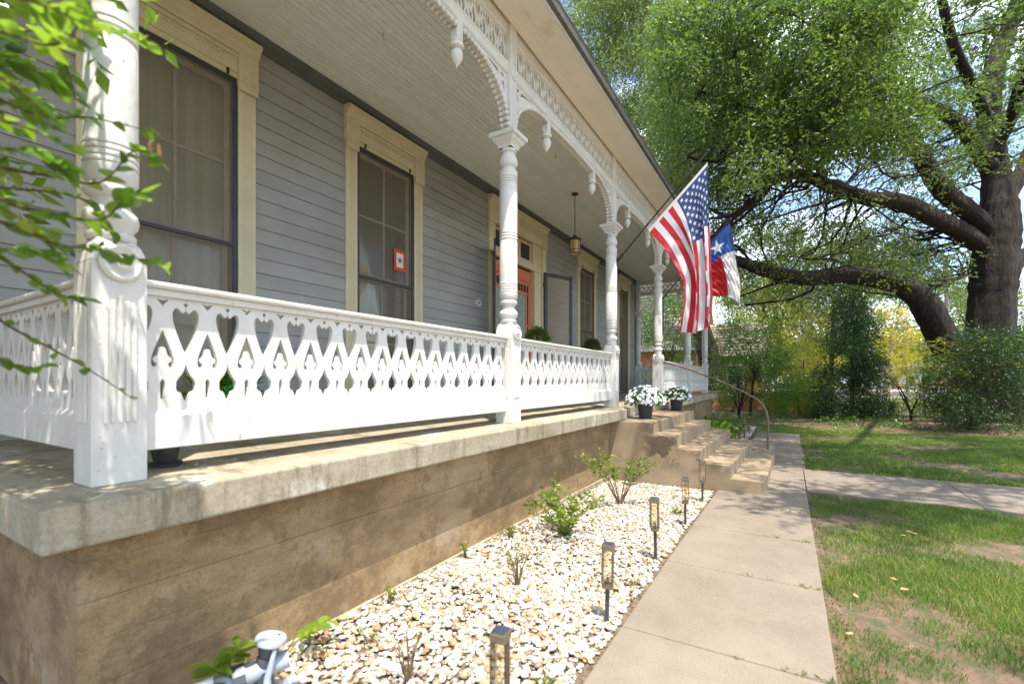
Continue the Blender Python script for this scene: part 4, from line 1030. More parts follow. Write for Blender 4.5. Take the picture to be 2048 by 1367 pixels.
# ================================================================== THINGS ON THE PORCH
def pot_mesh(t, r, h, name='pot'):
    b = MB(); b.lathe([(0, 0), (r * .72, 0), (r * .76, .01), (r * .97, h - .03), (r, h - .03), (r * 1.03, h), (r * .93, h), (r * .9, h - .03), (0, h - .03)], (0, 0), 24); return b.build(name, M['pot'], t, smooth=True, local=True)
def plant_in_pot(name, label, cat, loc, r, h, cr_, ch, n, leaf, leafsize, flower=0, group=None):
    t = thing(name, label, cat, loc, group); pot_mesh(t, r, h)
    b = MB(); b.lathe([(0, 0), (r * .86, 0), (r * .9, .015), (0, .015)], (0, 0), 16); b.build('saucer', M['pot'], t, local=True)
    P = RNG.normal(size=(n, 3)); P /= np.linalg.norm(P, axis=1, keepdims=True); P *= RNG.uniform(.55, 1, (n, 1)); P[:, 2] = np.abs(P[:, 2]) * 1 - .25
    P = P * np.array([cr_, cr_, ch]) + np.array([0, 0, h + .05]); A = P - np.array([0, 0, h]); A /= np.linalg.norm(A, axis=1, keepdims=True); A += rvec(n) * .6; A /= np.linalg.norm(A, axis=1, keepdims=True)
    V, F = leaf_geo(P, A, leafsize, .6); o = mesh_np('foliage', V, F, leaf); o.parent = t
    b = MB()
    for k in range(14):
        a = random.uniform(0, 6.28); rr = random.uniform(.3, .8) * cr_; b.tube([(0, 0, h - .04), (rr * .5 * math.cos(a), rr * .5 * math.sin(a), h + ch * .4), (rr * math.cos(a), rr * math.sin(a), h + ch * .65)], .004, 4)
    o = b.build('stems', M['twig'], t, local=True)
    if flower:
        # five-petal flowers
        me = bpy.data.meshes.new('blossom'); vs = [(0, 0, 0)]; fs = []
        for k in range(5):
            a = 2 * PI * k / 5; i0 = len(vs)
            for da, rr, z in ((-.45, .7, .12), (-.25, 1.05, .1), (.25, 1.05, .1), (.45, .7, .12)): vs.append((rr * math.cos(a + da), rr * math.sin(a + da), z))
            fs.append((0, i0, i0 + 1, i0 + 2, i0 + 3))
        me.from_pydata(vs, [], fs); me.materials.append(M['flower'])
        for k in range(flower):
            a = random.uniform(0, 2 * PI); ph = math.acos(random.uniform(-.1, 1)); d = Vector((math.sin(ph) * math.cos(a), math.sin(ph) * math.sin(a), math.cos(ph)))
            p = Vector((d.x * cr_ * 1.03, d.y * cr_ * 1.03, max(d.z, -.2) * ch * 1.02 + h + .03)); o = bpy.data.objects.new('blossom', me); C.objects.link(o); o.parent = t; o.location = p
            o.rotation_euler = (d + Vector((random.uniform(-.4, .4), random.uniform(-.4, .4), .2))).to_track_quat('Z', 'Y').to_euler(); s_ = random.uniform(.019, .029); o.scale = (s_, s_, s_)
    return t
plant_in_pot('flower_pot', 'grey pot of white impatiens on the top step nearest the camera', 'flower pot', (7.46, 1.98, -.604), .125, .23, .30, .27, 900, M['darkleaf'], .045, 240, 'white impatiens flanking the steps')
plant_in_pot('flower_pot', 'grey pot of white impatiens on the far end of the top step', 'flower pot', (9.74, 1.96, -.604), .125, .22, .30, .25, 900, M['darkleaf'], .045, 220, 'white impatiens flanking the steps')
pq = at_y(4.55, 1066, 668)
plant_in_pot('potted_plant', 'dense round potted shrub beside the coral front door', 'potted plant', (pq.x + .1, 4.5, SLT), .17, .34, .27, .30, 1600, M['darkleaf'], .04)
o = plant_in_pot('potted_plant', 'smaller silvery potted shrub near the window beyond the storm door', 'potted plant', (at_y(4.4, 1184, 690).x, 4.4, SLT), .15, .30, .22, .32, 1000, M['oakleaf2'], .05)
for q in [o_ for o_ in bpy.data.objects if o_.parent and o_.parent.get('category') == 'potted plant']:
    if q.name.startswith(('foliage', 'stems')): q.location.z += .95
for q in [o_ for o_ in bpy.data.objects if o_.get('category') == 'potted plant']:
    b = MB(); b.tube([(0, 0, .28), (.012, .006, .8), (0, 0, 1.3)], [.02, .016, .013], 8); b.build('trunk', M['twig'], q, local=True, smooth=True)
# small grey pot behind the corner column
t = thing('empty_pot', 'small grey pot with saucer on the porch floor behind the corner column', 'flower pot', (1.13, 2.77, SLT + .001)); pot_mesh(t, .062, .10); b = MB(); b.lathe([(0, 0), (.07, 0), (.075, .018), (.06, .02), (0, .02)], (0, 0), 18); b.build('saucer', M['pot'], t, local=True)
# shiny green wrapped plant seen through the balusters
def foil_plant(x, y, label):
    t = thing('foil_wrapped_plant', label, 'plant', (x, y, SLT))
    b = MB(); b.ball((0, 0, .20), (.17, .17, .20), 22, 14)
    b.v = [(x_ * (1 + .14 * math.sin(9 * z_ * 5 + x_ * 70)), y_ * (1 + .14 * math.cos(x_ * 60 + z_ * 40)), z_ * (1 + .05 * math.sin(x_ * 50))) for x_, y_, z_ in b.v]
    b.build('foil_wrap', M['foil'], t, local=True)
    P = rvec(160); P[:, 2] = np.abs(P[:, 2]); A = P.copy(); P = P * .1 + np.array([0, 0, .34]); V, F = leaf_geo(P, A, .16, .3); q = mesh_np('foliage', V, F, M['brightleaf']); q.parent = t
foil_plant(1.86, 3.6, 'shiny green foil-wrapped plant behind the railing by the corner column')

# ---- lantern
lx, ly = 8.56, 3.67
ln = thing('hanging_lantern', 'bronze cylinder lantern with amber glass hanging on a chain from the porch ceiling', 'lantern', (lx, ly, CEIL))
b = MB(); b.lathe([(0, -.012), (.17, -.012), (.20, -.004), (.21, .006), (0, .006)], (0, 0), 28); b.build('ceiling_medallion', M['soffit'], ln, local=True)
b = MB(); b.lathe([(0, -.05), (.03, -.048), (.065, -.03), (.07, -.0125), (0, -.0125)], (0, 0), 20); b.build('canopy', M['bronze'], ln, smooth=True, local=True)
def link(z, rot, r1=.011, r2=.021):
    b = MB(); pts = [(r1 * math.cos(a), 0, z + r2 * math.sin(a)) for a in np.linspace(0, 2 * PI, 11)]
    if rot: pts = [(0, p[0], p[2]) for p in pts]
    b.tube(pts, .0035, 5); return b
z = -.07; k = 0
while z > -.80: link(z, k % 2).build('chain_link', M['bronze'], ln, local=True); z -= .034; k += 1
b = MB(); b.tube([(0, 0, z + .02), (0, 0, -.86)], .008, 8); b.lathe([(0, -.93), (.128, -.93), (.125, -.915), (.08, -.90), (.055, -.885), (.05, -.87), (.028, -.86), (.028, -.84), (0, -.835)], (0, 0), 24); b.lathe([(.10, -.95), (.128, -.95), (.13, -.931), (0, -.931), (0, -.94)], (0, 0), 24)
b.build('lantern_cap', M['bronze'], ln, smooth=True, local=True)
b = MB(); b.lathe([(.094, -1.21), (.096, -1.21), (.096, -.945), (.094, -.945)], (0, 0), 28); b.build('amber_glass', M['amber'], ln, smooth=True, local=True)
b = MB()
for k in range(6):
    a = k * PI / 3 + .2; b.tube([(.104 * math.cos(a), .104 * math.sin(a), -.935), (.104 * math.cos(a), .104 * math.sin(a), -1.235)], .005, 6)
b.build('cage_bars', M['bronze'], ln, local=True)
for zz, rr in ((-1.14, .006), (-1.20, .007)):
    b = MB(); b.tube([(.104 * math.cos(a), .104 * math.sin(a), zz) for a in np.linspace(0, 2 * PI, 25)], rr, 6); b.build('cage_ring', M['bronze'], ln, smooth=True, local=True)

# ---- flags
def in_star(px, py):
    """vectorised test for a 5-point star of unit radius at the origin, pointing +y"""
    a = np.arctan2(px, py); r = np.hypot(px, py); k = 2 * PI / 5; a = np.abs((a + k / 2) % k - k / 2); ri = .382
    p1 = np.array([0, 1.0]); p2 = np.array([math.sin(k / 2), math.cos(k / 2)]) * ri
    x, y = r * np.sin(a), r * np.cos(a); return ((p2[0] - p1[0]) * (y - p1[1]) - (p2[1] - p1[1]) * (x - p1[0])) <= 0
def cloth_mat(name):
    m, t, p, o = newmat(name); a = t.nodes.new('ShaderNodeVertexColor'); a.layer_name = 'dye'
    wv = ramp(t, noise(t, 120, (1, 1, 1), 2), [(.3, (.93, .93, .93)), (.7, (1, 1, 1))]); c = mixc(t, 1.0, a.outputs['Color'], wv, 'MULTIPLY')
    t.links.new(c, p.inputs['Base Color']); p.inputs['Roughness'].default_value = .55; p.inputs['Sheen Weight'].default_value = .2
    bump(t, p, noise(t, 22, (1, 1, 1), 5), .35, .012)
    tr = t.nodes.new('ShaderNodeBsdfTranslucent'); t.links.new(c, tr.inputs['Color']); ms = t.nodes.new('ShaderNodeMixShader'); ms.inputs[0].default_value = .35
    t.links.new(p.outputs[0], ms.inputs[1]); t.links.new(tr.outputs[0], ms.inputs[2]); t.links.new(ms.outputs[0], o.inputs[0]); return m
M['cloth'] = cloth_mat('dyed_flag_nylon')
def interp(poly, t):
    d = [0]
    for a, b_ in zip(poly, poly[1:]): d.append(d[-1] + math.dist(a, b_))
    d = np.array(d) / d[-1]; p = np.array(poly); return np.stack([np.interp(t, d, p[:, 0]), np.interp(t, d, p[:, 1])], -1)
def smooth_poly(poly, n=60, it=12):
    p = interp(poly, np.linspace(0, 1, n))
    for _ in range(it): p[1:-1] = (p[:-2] + p[1:-1] * 2 + p[2:]) / 4
    return [tuple(q) for q in p]
def flag(name, label, X, hoist, e0, e1, colour, NS, NT, parent_loc, sag, foldamp, nf, phase=0, wob=6):
    t_ = thing(name, label, 'flag', parent_loc)
    S, T = np.meshgrid(np.linspace(0, 1, NS), np.linspace(0, 1, NT), indexing='ij')
    E0 = interp(smooth_poly(e0), T.ravel()).reshape(NS, NT, 2); E1 = interp(smooth_poly(e1), T.ravel()).reshape(NS, NT, 2)
    wgt = np.clip(T * 2.2, 0, 1); SS = S * (1 - wgt) + (S ** 1.45) * wgt
    hx = hoist
    tt = np.clip(T * 1.6, 0, 1); tt = tt * tt * (3 - 2 * tt)
    ph = 2 * PI * nf * S ** .8 + phase + T * .8
    UV = E0 * (1 - SS)[..., None] + E1 * SS[..., None]
    UV[..., 0] += wob * np.sin(ph + .6) * tt * np.sin(PI * np.clip(S, 0, 1)) ** .5
    UV[..., 1] += sag * np.sin(PI * S) * T ** 2 + 2.0 * np.sin(ph * .7 + 1) * tt
    d = np.stack([CC + (UV[..., 0] - CU) / CF * CS, CS - (UV[..., 0] - CU) / CF * CC, (CV - UV[..., 1]) / CF], -1)
    P = d * (X / d[..., 0])[..., None]
    P[..., 0] += foldamp * np.sin(ph) * tt + .010 * np.sin(31 * T + 9 * S) * tt + .006 * np.sin(17 * S * 3 + 40 * T) * tt
    V = P.reshape(-1, 3); i, j = np.meshgrid(np.arange(NS - 1), np.arange(NT - 1), indexing='ij'); a = (i * NT + j).ravel()
    F = np.stack([a, a + 1, a + NT + 1, a + NT], 1); o = mesh_np('cloth', V, F, M['cloth'], t_, smooth=True)
    sc_, tc_ = (i.ravel() + .5) / (NS - 1), (j.ravel() + .5) / (NT - 1); col = colour(sc_, tc_)
    ca = o.data.color_attributes.new('dye', 'FLOAT_COLOR', 'CORNER'); cc_ = np.concatenate([col, np.ones((len(col), 1))], 1).astype(np.float32)
    ca.data.foreach_set('color', np.repeat(cc_, 4, axis=0).ravel())
    return t_
RED, WHT, BLU = (.60, .012, .030), (.80, .80, .82), (.020, .055, .20)
def us(s, t):
    t0 = .022; tn = np.clip((t - t0) / (1 - t0), 0, 1)
    c = np.where(((s * 13).astype(int) % 2 == 0)[:, None], np.array(RED), np.array(WHT))
    can = (tn < .4) & (s < 7 / 13); c = np.where(can[:, None], np.array(BLU), c)
    st = np.zeros(len(s), bool)
    for j in range(9):
        for i in range(11):
            if (i + j) % 2: continue
            # fly is horizontal on the flag; stars point towards the hoist-top edge
            y = -(s - (j + 1) / 10 * 7 / 13) * .95; x = (tn - (i + 1) / 12 * .4) * 1.5
            st |= in_star(x / .030, y / .030)
    c = np.where((st & can)[:, None], np.array((.82, .82, .84)), c); c = np.where((t < t0)[:, None], np.array((.78, .76, .72)), c); return c
BL2 = (.012, .075, .34); RD2 = (.58, .006, .012)
def tx(s, t):
    c = np.where((s > .5)[:, None], np.array(RD2), np.array((.74, .72, .70))); bl = t < .335; c = np.where(bl[:, None], np.array(BL2), c)
    st = in_star(-(t - .167) * 1.5 / .20 * 1.0, -(s - .5) * 1.0 / .20) ; 
    # star upright when the flag flies: its point is towards s=0
    c = np.where((st & bl)[:, None], np.array((.8, .8, .8)), c); return c
def pole(name, label, base, tip, X):
    t_ = thing(name, label, 'flagpole', base, 'black flagpoles on the porch columns')
    d = (tip - base).normalized(); b = MB(); b.tube([base, tip - d * .06], .0125, 10); b.build('pole', M['black'], t_, smooth=True)
    b = MB(); b.ball(tip - d * .03, .024, 12, 8); b.build('finial', M['black'], t_, smooth=True)
    for q in (.35, .62): b = MB(); m_ = base + (tip - base) * q; b.tube([m_ - d * .02, m_ + d * .02], .017, 10); b.build('pole_joint', M['black'], t_, smooth=True)
    b = MB(); b.box(base.x - .02, base.x + .02, base.y - .004, base.y + .006, base.z - .07, base.z + .06); b.tube([base - d * .01, base + d * .14], .021, 10)
    b.tube([base + d * .11 + Vector((0, 0, -.012)), base + d * .13 + Vector((.0, -.0, -.065))], .005, 6); b.tube([base + d * .11 + Vector((-.03, 0, 0)), base + d * .11 + Vector((.03, 0, 0))], .005, 6)
    b.build('bracket', M['black'], t_)
    return t_
F1X = CX[2] + CW / 2
bs1 = Vector((F1X, CY - .002, at_y(CY, 1231, 520).z)); tp1 = at_x(F1X, 1420, 298)
pole('flagpole', 'black flagpole angled up from the third porch column holding the striped flag', bs1, tp1, F1X)
flag('flag', 'stars and stripes flag draped from the pole nearer the camera', F1X, None,
     [(1415, 324), (1417, 400), (1417, 450), (1420, 530), (1424, 590), (1421, 622)], [(1296, 460), (1330, 496), (1354, 534), (1370, 566), (1371, 600), (1365, 635), (1360, 662)], us, 330, 480, (F1X, .9, 2.2), 26, .060, 2.6, .3, 7)
F2X = CX[3] + CW / 2
bs2 = Vector((F2X, CY - .002, at_y(CY, 1316, 592).z)); tp2 = at_x(F2X, 1463, 436)
pole('flagpole', 'black flagpole angled up from the fourth porch column holding the blue, white and red flag', bs2, tp2, F2X)
flag('flag', 'flag with one white star on blue and white and red bars on the farther pole', F2X, None,
     [(1459, 446), (1466, 470), (1471, 520), (1480, 565), (1479, 606)], [(1392, 513), (1405, 540), (1413, 570), (1417, 590)], tx, 160, 240, (F2X, .9, 2.0), -6, .05, 1.2, .6, 3)
# vertical number plaque on the fourth column
npq = Vector((CX[3] + CW / 2 + .03, CY - .02, 0)); zt_, zb_ = at_y(CY, 1325, 602).z, at_y(CY, 1325, 664).z
t = thing('number_plaque', 'narrow black vertical number plaque with white digits on the fourth column', 'sign', (npq.x, npq.y, (zt_ + zb_) / 2))
zc, hh = (zt_ + zb_) / 2, (zt_ - zb_) / 2; ol = [(npq.x + .042 * math.cos(a), zc + (hh - .042) * (1 if math.sin(a) > 0 else -1) + .042 * math.sin(a)) for a in [PI / 16 + k * PI / 8 for k in range(16)]]
b = MB(); b.prism(ol, 'y', CY - .03, CY - .006); b.build('board', M['black'], t, bev=.003)
for k, ch in enumerate('1221'):
    cu = bpy.data.curves.new('digit', 'FONT'); cu.body = ch; cu.size = .10; cu.extrude = .001; cu.align_x = 'CENTER'; cu.align_y = 'CENTER'
    ob = bpy.data.objects.new('tmp', cu); me = bpy.data.meshes.new_from_object(ob); bpy.data.objects.remove(ob); me.name = 'digit'
    me.transform(Matrix(((1, 0, 0, 0), (0, 0, -1, 0), (0, 1, 0, 0), (0, 0, 0, 1)))); me.materials.clear(); me.materials.append(M['pvc'])
    piece('digit', me, t, (npq.x, CY - .032, zc + hh * .55 - k * hh * .37))
for s_ in (1, -1):
    b = MB(); b.ball((npq.x, CY - .031, zc + s_ * hh * .86), .006, 8, 5); b.build('screw', M['pvc'], t, smooth=True)

# ================================================================== NEIGHBOUR HOUSE
nb_ = thing('neighbour_house', 'orange-tan brick house with steep pale shingle roof behind the shrubs', 'house', (32, 8, WZ))
# wall with courses of brick as the material, steep gable facing left-front
b = MB(); b.box(28, 37, 4.6, 18, WZ, 2.2); b.build('wall', M['brick'], nb_)
# main steep roof, courses of shingles
def courses(x0, z0, x1, z1, y0, y1, n, name):
    b = MB(); dx, dz = (x1 - x0) / n, (z1 - z0) / n; L = math.hypot(dx, dz); nx_, nz_ = -dz / L, dx / L
    for k in range(n):
        xa, za = x0 + dx * k, z0 + dz * k; xb_, zb2 = xa + dx * 1.12, za + dz * 1.12
        yy = y0
        while yy < y1:
            w_ = min(random.uniform(.28, .5), y1 - yy); t1 = .05 + random.uniform(0, .012)
            b.add([(xa + nx_ * t1, yy + .005, za + nz_ * t1), (xa + nx_ * t1, yy + w_ - .005, za + nz_ * t1), (xb_ + nx_ * .012, yy + w_ - .005, zb2 + nz_ * .012), (xb_ + nx_ * .012, yy + .005, zb2 + nz_ * .012), (xa, yy + .005, za), (xa, yy + w_ - .005, za)],
                  [(0, 3, 2, 1), (4, 0, 1, 5)]); yy += w_
    return b
o = courses(27.6, 1.9, 31.2, 6.6, 4.35, 18.2, 22, 'roof').build('roof', M['tile'], nb_); o['kind'] = 'stuff'
b = MB(); b.prism([(27.9, 1.95), (31.2, 6.55), (34.9, 1.95)], 'y', 4.62, 18); b.build('gable', M['tan'], nb_)
b = MB(); b.prism([(31.2, 6.45), (35.2, 1.8), (35.2, 1.9), (31.2, 6.6)], 'y', 4.35, 18.2); b.build('back_roof', M['tile'], nb_)
b = MB(); b.prism([(27.5, 1.78), (31.2, 6.50), (31.2, 6.68), (27.38, 1.86)], 'y', 4.28, 4.345); b.build('bargeboard', M['tan'], nb_)
b = MB(); b.box(27.45, 27.6, 4.4, 18, 1.72, 1.92); b.build('gutter', M['farwhite'], nb_)
# lower wing to the right
b = MB(); b.box(29, 35, 1.35, 4.595, WZ, 1.5); b.build('wing', M['brick'], nb_)
o = courses(28.7, 1.35, 31.6, 3.5, 1.1, 4.34, 11, 'roof').build('roof', M['tile'], nb_); o['kind'] = 'stuff'
b = MB(); b.prism([(28.9, 1.36), (31.6, 3.42), (34.6, 1.36)], 'y', 1.37, 4.55); b.build('gable', M['tan'], nb_)
for (y0, y1, z0, z1) in ((2.2, 3.1, -.3, .9), (3.5, 4.2, -.3, .9)):
    b = MB(); r = .08; x = 28.93; b.box(x, x + .07, y0, y0 + r, z0, z1); b.box(x, x + .07, y1 - r, y1, z0, z1); b.box(x, x + .07, y0 + r, y1 - r, z0, z0 + r); b.box(x, x + .07, y0 + r, y1 - r, z1 - r, z1); b.box(x + .01, x + .05, y0 + r, y1 - r, (z0 + z1) / 2 - .02, (z0 + z1) / 2 + .02)
    f = b.build('window', M['farwhite'], nb_); p = MB(); p.box(x + .03, x + .04, y0 + r, y1 - r, z0 + r, z1 - r); p.build('pane', M['darkglass'], f)
for (y0, y1, z0, z1) in ((7.6, 8.5, -.4, 1.1), (9.7, 10.5, -.4, 1.1), (5.3, 6.1, -.4, 1.1)):
    b = MB(); r = .09; x = 27.93; b.box(x, x + .07, y0, y0 + r, z0, z1); b.box(x, x + .07, y1 - r, y1, z0, z1); b.box(x, x + .07, y0 + r, y1 - r, z0, z0 + r); b.box(x, x + .07, y0 + r, y1 - r, z1 - r, z1)
    for q in (.33, .66): b.box(x + .01, x + .05, y0 + r, y1 - r, z0 + (z1 - z0) * q - .02, z0 + (z1 - z0) * q + .02)
    f = b.build('window', M['farwhite'], nb_); p = MB(); p.box(x + .03, x + .04, y0 + r, y1 - r, z0 + r, z1 - r); p.build('pane', M['darkglass'], f)
# dormer with white trim poking from the roof, downpipe
b = MB(); b.box(28.2, 30.2, 8.7, 9.9, 2.2, 3.6); d_ = b.build('dormer', M['tan'], nb_)
b = MB(); r = .12; x = 28.12; b.box(x, x + .08, 8.65, 8.65 + r, 2.15, 3.65); b.box(x, x + .08, 9.83, 9.95, 2.15, 3.65); b.box(x, x + .08, 8.77, 9.83, 2.15, 2.3); b.build('window_frame', M['farwhite'], d_); b = MB(); b.box(x + .03, x + .05, 8.77, 9.83, 2.3, 3.6); b.build('pane', M['darkglass'], d_)
b = MB(); b.box(27.84, 27.94, 6.7, 6.85, WZ, 1.75); b.build('downpipe', M['farwhite'], nb_)
# low brick garden wall
gw = thing('garden_wall', 'low orange brick wall in front of the neighbouring house', 'wall', (26.5, 1.5, WZ))
for k, y in enumerate(np.arange(-1.6, 4.4, .6)):
    b = MB(); b.box(26.2, 26.4, y, y + .594, WZ, -.62 + random.uniform(-.008, .008)); b.build('wall_panel', M['brick'], gw)
b = MB(); b.box(26.14, 26.46, -1.65, 4.45, -.60, -.54); b.build('coping', M['tan'], gw)

# far side of the street
fh = at(1810, 760, 108)
wb = thing('far_building', 'long low white building with dark garage openings across the street', 'building', (fh.x, fh.y, WZ))
b = MB(); b.box(fh.x, fh.x + 8, fh.y - 9, fh.y + 8, WZ, 2.2); wbw = b.build('wall', M['farwhite'], wb)
b = MB(); b.prism([(fh.x - .6, 2.2), (fh.x + 4, 4.4), (fh.x + 9, 2.2)], 'y', fh.y - 9.5, fh.y + 8.5); b.build('roof', M['roof'], wb)
for y in (-5, -1.8, 1.4, 4.4, 6.4):
    b = MB(); b.box(fh.x - .03, fh.x - .004, fh.y + y, fh.y + y + 1.4, WZ + .3, 1.1); b.build('window', M['darkglass'], wb)
hy = at(1797, 778, 76)
ht = thing('fire_hydrant', 'red fire hydrant at the kerb across the lawn', 'hydrant', (hy.x, hy.y, WZ))
b = MB(); b.lathe([(0, 0), (.2, 0), (.2, .06), (.13, .08), (.13, .62), (.18, .64), (.18, .70), (.13, .72), (.11, .82), (.05, .90), (.04, .97), (0, .97)], (0, 0), 14); b.build('barrel', M['red'], ht, smooth=True, local=True)
b = MB(); b.tube([(0, -.24, .5), (0, .24, .5)], .075, 10); b.tube([(-.2, 0, .45), (0, 0, .45)], .09, 10); b.build('nozzle', M['red'], ht, smooth=True, local=True)
cy = at(1866, 771, 92)
ct = thing('parked_pickup', 'red pickup truck parked beyond the oak roots across the street', 'truck', (cy.x, cy.y, WZ))
b = MB(); b.prism([(-2.4, .5), (2.4, .5), (2.4, 1.05), (1.2, 1.1), (.9, 1.75), (-.5, 1.75), (-.7, 1.1), (-2.4, 1.1)], 'x', -.85, .85); b.build('body', M['red'], ct, local=True, bev=.06)
b = MB(); b.prism([(-.45, 1.15), (1.0, 1.15), (.78, 1.66), (-.42, 1.66)], 'x', -.87, .87); b.build('side_window', M['darkglass'], ct, local=True)
for yy in (-1.5, 1.5):
    for xx in (-.8, .8): b = MB(); b.tube([(xx - .11, yy, .36), (xx + .11, yy, .36)], .36, 16); b.build('wheel', M['black'], ct, local=True)
def upole(u, D, h, r, label, arms=True):
    p = at(u, 770, D); t = thing('utility_pole', label, 'utility pole', (p.x, p.y, WZ)); b = MB(); b.tube([(0, 0, 0), (0, 0, h)], [r, r * .7], 8); b.build('pole', M['pole'], t, local=True, smooth=True)
    if arms: b = MB(); b.box(-.08, .08, -1.2, 1.2, h - .6, h - .45); b.build('crossarm', M['pole'], t, local=True)
    for k in range(2): b = MB(); b.lathe([(0, 0), (.06, 0), (.06, .18), (0, .2)], (0, (-.9, .9)[k]), 6); b.v = [(x, y, z + (h - .45 if arms else h)) for x, y, z in b.v]; arms and b.build('insulator', M['farwhite'], t, local=True)
    return p
p1 = upole(1814, 62, 9.2, .16, 'slim utility pole in front of the yellow-leaved tree')
p2 = upole(1893, 70, 20, .30, 'tall dark utility pole rising behind the arching oak limb', False)
def wire(a, c, sag, r, label):
    pts = [a.lerp(c, t) - Vector((0, 0, sag * 4 * t * (1 - t))) for t in np.linspace(0, 1, 24)]; b = MB(); b.tube(pts, r, 4); o = b.build('overhead_wire', M['black'], None); tag(o, label, 'wire', 'overhead wires'); 
wire(at(1380, 560, 24), at(2120, 440, 30), .5, .012, 'dark service cable running behind the flags to the oak trunk')
wire(at(1560, 590, 40), at(2110, 490, 46), .6, .012, 'thin overhead wire crossing below the arching limb')
wire(at(1700, 640, 60), at(2120, 592, 64), .4, .03, 'upper line between the far utility poles')
wire(at(1740, 690, 60), at(2120, 660, 64), .2, .03, 'lower line between the far utility poles')

# ================================================================== TREES
def limb(name, pts, rads, parent, mat=None, seg=14, wob=.12):
    P = [Vector(p) for p in pts]
    # catmull-rom refine
    out = []; R = []
    for i in range(len(P) - 1):
        p0, p1_, p2_, p3 = P[max(i - 1, 0)], P[i], P[i + 1], P[min(i + 2, len(P) - 1)]
        for k in range(6):
            t = k / 6; out.append(.5 * ((2 * p1_) + (-p0 + p2_) * t + (2 * p0 - 5 * p1_ + 4 * p2_ - p3) * t * t + (-p0 + 3 * p1_ - 3 * p2_ + p3) * t ** 3)); R.append(rads[i] + (rads[i + 1] - rads[i]) * t)
    out.append(P[-1]); R.append(rads[-1])
    R = [r * (1 + wob * (random.random() - .5)) for r in R]
    b = MB(); b.tube(out, R, seg)
    c = 0; n = len(out)
    vv = []
    for i in range(n):
        for k in range(seg):
            v = Vector(b.v[i * seg + k]); d = v - out[i]; aa = 2 * PI * k / seg; ll = 1 + .07 * math.sin(3 * aa + i * .11) + .045 * math.sin(5 * aa - i * .07) + .03 * math.sin(9 * aa + i * .16); vv.append(tuple(out[i] + d * ll))
    b.v = vv
    return b.build(name, mat or M['bark'], parent, smooth='all'), out
oakbase = at(1985, 835, 17.0); oakbase.z = WZ
oak = thing('live_oak', 'huge live oak with dark thick trunk and arching limbs on the right', 'tree', oakbase)
LIMBS = []
def OL(name, spec, seg=14):
    o, path = limb(name, [at(u, v, D) for u, v, D, r in spec], [r * (.80 if name == 'trunk' else .84 if spec[0][1] > 700 else .64) for *_, r in spec], oak, seg=seg); LIMBS.extend(path); return o
OL('trunk', [(1988, 885, 17, 1.35), (1988, 840, 17, 1.05), (1986, 770, 17, .92), (1984, 690, 17, .86), (1986, 600, 17, .80), (1992, 520, 17, .78), (1996, 455, 17, .72), (1996, 400, 17, .62), (1990, 340, 17, .50), (1982, 290, 17, .46), (1978, 220, 17.2, .40), (1992, 130, 17.5, .36), (2025, 40, 18, .32), (2050, -60, 18.5, .26), (2080, -220, 19, .15)], 44)
OL('limb', [(1965, 800, 16.8, .75), (1925, 730, 16.6, .60), (1888, 680, 16.3, .55), (1850, 612, 16, .46), (1805, 572, 15.8, .40), (1745, 556, 15.6, .36), (1690, 548, 15.4, .34), (1625, 556, 15.3, .30), (1560, 548, 15.2, .26), (1500, 530, 15.2, .22), (1450, 512, 15.3, .17), (1405, 490, 15.5, .10)])
OL('limb', [(1975, 500, 17, .5), (1930, 468, 16.9, .48), (1870, 438, 16.6, .46), (1800, 405, 16.2, .42), (1730, 396, 15.8, .37), (1660, 372, 15.2, .32), (1600, 348, 14.6, .25), (1545, 362, 14.2, .20), (1510, 400, 14, .17), (1470, 432, 13.8, .14), (1430, 470, 13.6, .10), (1390, 500, 13.5, .06)])
OL('limb', [(1985, 470, 17, .5), (1940, 425, 16.8, .48), (1890, 385, 16.5, .46), (1852, 330, 16.2, .42), (1828, 285, 15.9, .38), (1800, 235, 15.6, .36), (1782, 190, 15.2, .30), (1778, 120, 14.8, .24), (1760, 40, 14.4, .18), (1730, -60, 14, .12)])
OL('limb', [(1985, 350, 17, .42), (1950, 290, 16.8, .38), (1915, 245, 16.4, .34), (1860, 214, 16, .30), (1810, 200, 15.6, .24), (1760, 205, 15.1, .2), (1700, 260, 14.5, .15), (1640, 330, 14.1, .12)])
OL('limb', [(2000, 420, 17, .42), (2030, 370, 17.2, .36), (2062, 300, 17.5, .32), (2110, 200, 18, .25), (2170, 90, 18.5, .15)])
OL('limb', [(1978, 250, 17.1, .34), (1945, 170, 16.6, .28), (1908, 90, 16, .24), (1880, -20, 15.4, .18), (1860, -140, 15, .12)])
OL('limb', [(1990, 300, 17.1, .3), (2020, 240, 16.2, .26), (2040, 170, 15, .25), (2070, 60, 13.5, .2), (2100, -80, 12, .14)])
OL('limb', [(2010, 560, 17, .35), (2060, 500, 17.4, .3), (2130, 470, 18, .25)])
OL('limb', [(1805, 572, 15.8, .14), (1850, 580, 18, .13), (1920, 555, 20, .12), (1960, 540, 22, .1)])
OL('limb', [(1660, 372, 15.2, .2), (1640, 335, 14.4, .16), (1690, 270, 13.4, .13), (1735, 230, 12.6, .1)])
OL('limb', [(1860, -140, 15, .15), (1700, -180, 12, .14), (1500, -160, 10.5, .1), (1380, -60, 10, .06)])
OL('limb', [(1730, -60, 14, .16), (1600, 20, 12.4, .12), (1480, 90, 11.8, .09), (1400, 180, 11.6, .05)])
OL('limb', [(1735, 230, 12.6, .12), (1640, 200, 12, .09), (1540, 230, 12, .07), (1450, 290, 12.4, .04)])
OL('limb', [(2100, -80, 12, .16), (2160, -300, 8, .14), (2200, -700, 5, .1)])
